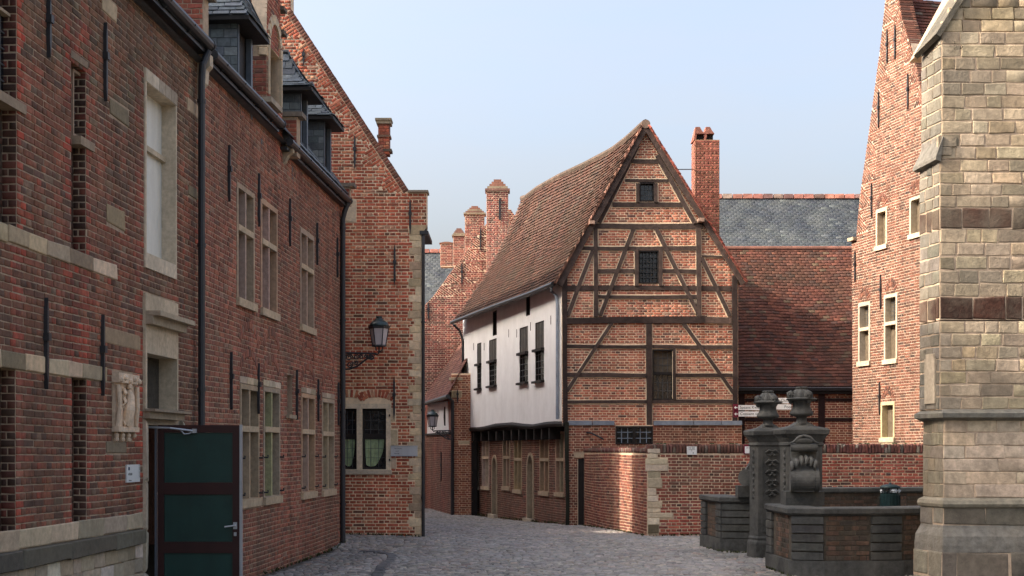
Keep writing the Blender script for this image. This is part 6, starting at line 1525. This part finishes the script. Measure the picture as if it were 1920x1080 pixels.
# parapets: footprint runs, coping, rusticated blocks, brick panels
DKB = [(3, (.085, .06, .045)), (2, (.11, .07, .05)), (2, (.065, .055, .045)), (1, (.14, .085, .06))]
DKS = [(2, (.9, .9, .9)), (1, (1.1, 1.1, 1.08)), (1, (.75, .75, .75))]
def parapet_wall(label, pts_, ztop, panels, thick=.34, back_open=True, zb=-.25):
    """pts_: plan points, faces on the camera side; panels per side: list of (from, to, kind)"""
    t = thing('parapet_wall', label, 'parapet', (*pts_[1], 0), 'parapets of the gateway')
    n = len(pts_); pts_ = [np.array(p) for p in pts_]
    nr = []
    for i in range(n):
        ds = [pts_[j + 1] - pts_[j] for j in (i - 1, i) if 0 <= j < n - 1]; ns = [np.array((d[1], -d[0])) / np.linalg.norm(d) for d in ds]
        m_ = sum(ns); m_ /= (m_ @ m_) ** .5; m_ = m_ / (m_ @ ns[0]); nr.append(m_)
    off = lambda e: [tuple(p + q * e) for p, q in zip(pts_, nr)]
    def band(e_out, z0, z1, e1=None, th=thick):
        b = MB(); fo, bo = off(e_out), off(-th - e_out); f1, b1 = off(e1 if e1 is not None else e_out), off(-th - (e1 if e1 is not None else e_out))
        for i in range(n - 1): b.extrude_xy([fo[i], fo[i + 1], bo[i + 1], bo[i]], z0, z1, [f1[i], f1[i + 1], b1[i + 1], b1[i]])
        return b
    core = band(0, zb, ztop - .10).build('core', 'mortar_soot_shade', t)
    band(.045, zb, .12).build('plinth', 'bluestone', t)
    band(.02, ztop - .10, ztop - .07, .05).build('coping_mould', 'bluestone', t)
    cp = Pieces(); cb = band(.06, ztop - .07, ztop - .015).build('coping', 'bluestone', t); band(.055, ztop - .014, ztop, .035).build('coping_top', 'bluestone', t)
    P, PB = Pieces(), Pieces()
    for i in range(n - 1):
        pl = Plane(pts_[i], pts_[i + 1] - pts_[i]); ln = float(np.linalg.norm(pts_[i + 1] - pts_[i]))
        for a, c, kind in panels[i]:
            a, c = a * ln, c * ln
            if kind == 'stone':
                z0 = .12; hh = (ztop - .10 - z0) / 5
                for k in range(5):
                    P.add(pl.pt((a + c) / 2, z0 + hh * (k + .5), .035), pl.U, Zv, pl.N, c - a, hh - .014, .09, pick(DKS))
            else: field(PB, pl, [rect(a, .12, c, ztop - .10)], .062, .2, DKB, joint=.014, wav=.006)
    P.emit(core, 'bluestone', 'ash', 'stone_block', 'stone_blocks'); PB.emit(core, 'brick_dark', 'brick', 'brick', 'brick_courses', most=150)
    return t
pl_pt = lambda px, sc: ((px - CX) / sc, F / sc)
parapet_wall('left parapet of the landing, dark banded blocks under a worn coping, left of the gate piers', [pl_pt(1317, 115.5), pl_pt(1354.5, 121.5), pl_pt(1420, 122.5)], .765,
             [[(0, .26, 'stone'), (.30, .72, 'brick'), (.76, 1, 'stone')], [(0, 1, 'stone')]])
parapet_wall('near parapet of the landing, brick panels between dark rusticated piers, running behind the buttress', [pl_pt(1441, 140.5), pl_pt(1484, 151), pl_pt(1545, 152), pl_pt(1691, 151), pl_pt(1770, 148.5)], .775,
             [[(0, .24, 'stone'), (.36, .9, 'brick')], [(0, 1, 'stone')], [(.02, .58, 'brick'), (.6, .99, 'stone')], [(.03, 1, 'brick')]], zb=-.3)
parapet_wall('far parapet of the landing with a pale weathered coping, low against the garden wall', [pl_pt(1500, 110), pl_pt(1600, 109), pl_pt(1700, 108), pl_pt(1780, 107.5)], .84,
             [[(0, 1, 'brick')]] * 3, thick=.25)
pd = Plane.at(1472, 145.0)
MB().pbox(pd, pd.u(1473), pd.u(1545), .775, CH + (HZ - 922) / 146.0, -.34, .02).build('seat', 'bluestone', tv1)
pd2 = Plane.at(1384, 123.0)
MB().pbox(pd2, pd2.u(1384), pd2.u(1416), .765, CH + (HZ - 911) / 123.0, -.28, .0).build('seat', 'bluestone', t2)

# litter bin
bn_c = ((1669 - CX) / 120.0, F / 120.0, gz(6, 22)); bn = thing('litter_bin', 'dark green litter bin with a domed lid and bags showing, behind the near parapet', 'bin', bn_c)
zl = CH + (HZ - 925) / 120.0 - bn_c[2]
MB().lathe([(.13, 0), (.145, .02), (.15, zl), (.155, zl + .005), (.14, zl + .005), (.135, zl - .1)], bn_c, 24).build('body', 'bin', bn)
sb = MB()
for k in range(20): a = 2 * math.pi * k / 20; sb.tube([(bn_c[0] + .152 * math.cos(a), bn_c[1] + .152 * math.sin(a), bn_c[2] + .05), (bn_c[0] + .153 * math.cos(a), bn_c[1] + .153 * math.sin(a), bn_c[2] + zl - .03)], .006, 5)
sb.build('slats', 'bin', bn)
MB().lathe([(.155, zl + .085), (.162, zl + .092), (.145, zl + .115), (.08, zl + .14), (.02, zl + .147), (.025, zl + .165), (.001, zl + .17)], bn_c, 24).build('lid', 'bin', bn, smooth=True)
pb = MB()
for k in range(4): a = math.pi / 4 + k * math.pi / 2; pb.tube([(bn_c[0] + .13 * math.cos(a), bn_c[1] + .13 * math.sin(a), bn_c[2] + zl - .02), (bn_c[0] + .13 * math.cos(a), bn_c[1] + .13 * math.sin(a), bn_c[2] + zl + .09)], .008, 6)
pb.build('lid_post', 'bin', bn)
lg = MB(); rq = random.Random(4)
for k in range(10): a = rq.uniform(0, 6.28); lg.lathe([(.001, -.03), (.035, -.015), (.045, .015), (.03, .04), (.001, .045)], (bn_c[0] + .115 * math.cos(a), bn_c[1] + .115 * math.sin(a), bn_c[2] + zl + .03), 9, fn=lambda a, z: 1 + .3 * math.sin(a * 3 + z * 90))
lg.build('litter_bags', 'litter', bn)

# finger signs on a post
SG = Plane.at(1384, 88.5)
sg = thing('signpost', 'maroon and white direction signs beside the timber corner post, partly behind the urns', 'sign', SG.pt(SG.u(1380), 0))
MB().tube([SG.pt(SG.u(1440), gz(5, 31) - .1, -.05), SG.pt(SG.u(1440), SG.z(0, 744), -.05)], .03, 10).build('post', 'maroon', sg)
def finger(x0, y0, x1, y1, s_, arrow='L', tx=None, dy=0):
    (u0, z0), _, (u1, z1), _ = prect(SG, x0, y0, x1, y1)
    b = MB().pbox(SG, u0, u1, z0, z1, 0, .03).build('sign_blade', 'sign', sg)
    if arrow:
        (a0, _z), _, (a1, _y), _ = prect(SG, x0 - 9.5, y0, x0 - .3, y1); MB().pbox(SG, a0, a1, z0 - .02, z1 + .02, 0, .03).build('arrow_field', 'maroon', sg)
        zc = (z0 + z1) / 2; MB().prism(SG, [(a0 + .015, zc), (a0 + .055, zc - .035), (a0 + .055, zc - .010), (a1 - .012, zc - .010), (a1 - .012, zc + .010), (a0 + .055, zc + .010), (a0 + .055, zc + .035)], .0302, .033).build('arrow', 'sign', sg)
    text(sg, SG, s_, u0 + .03 if tx is None else SG.u(tx), z0 + .03, .085, d=.0305)
finger(1384, 759.5, 1450, 769, 'Spaans Kwartier'); finger(1384.5, 771.5, 1450, 781, 'Convent van Chièvres')
finger(1424, 746, 1483, 756, 'Faculty Club straat', arrow=None, tx=1440); finger(1424, 758, 1483, 768, 'Poort', arrow=None, tx=1470)
finger(1424, 746, 1426, 756, '', arrow=None)
# church wall continues behind the buttress, off to the right
MB().box(foot(0, 0)[3][0] - .1, foot(0, 0)[3][0] + 12, Yf + .6, Yf + 3, -.4, 14, tint=(.33, .29, .21)).build('church_wall', 'ashlar', bt)
# small weeds and dirt where the walls meet the paving
wd = MB(); rq = random.Random(21)
def weeds(a, b_, n, h=.05):
    for i in range(n):
        t = rq.random(); x, y = a[0] + (b_[0] - a[0]) * t + rq.uniform(-.03, .03), a[1] + (b_[1] - a[1]) * t + rq.uniform(-.03, .03); z = gz(x, y) - .01
        for k in range(rq.randint(4, 9)):
            an = rq.uniform(0, 6.28); l = h * rq.uniform(.3, 1.1); dx, dy = math.cos(an), math.sin(an); w_ = l * .22
            wd.add([(x - dy * w_, y + dx * w_, z), (x + dy * w_, y - dx * w_, z), (x + dx * l * .8, y + dy * l * .8, z + l)], [(0, 1, 2)], tint=random.choice([(1, 1, 1), (1.6, 1.5, 1.2), (.7, .7, .7)]))
weeds(LW.pt(UX(470), 0, .06)[:2], LW.pt(UX(640), 0, .06)[:2], 90, .045); weeds(FG.pt(FG.u(650), 0, .05)[:2], FG.pt(FG.u(790), 0, .05)[:2], 60)
weeds(BW.pt(0, 0, .05)[:2], BW.pt(1.3, 0, .05)[:2], 40); weeds(BA.pt(0, 0, .05)[:2], BA.pt(LA, 0, .05)[:2], 90); weeds(HG.pt(ug(884), 0, .06)[:2], HG.pt(ug(1060), 0, .06)[:2], 120, .06)
weeds(pl_pt(1317, 116.5), pl_pt(1354.5, 122.5), 25); weeds(pl_pt(1354.5, 123), pl_pt(1420, 124), 25); weeds(pl_pt(1441, 142), pl_pt(1484, 152.5), 30)
w_ = wd.build('weeds', 'moss', None); w_['kind'] = 'stuff'; w_['label'] = 'small weeds growing where the walls meet the cobbles'; w_['category'] = 'weeds'
print('pieces done', len(bpy.data.objects))
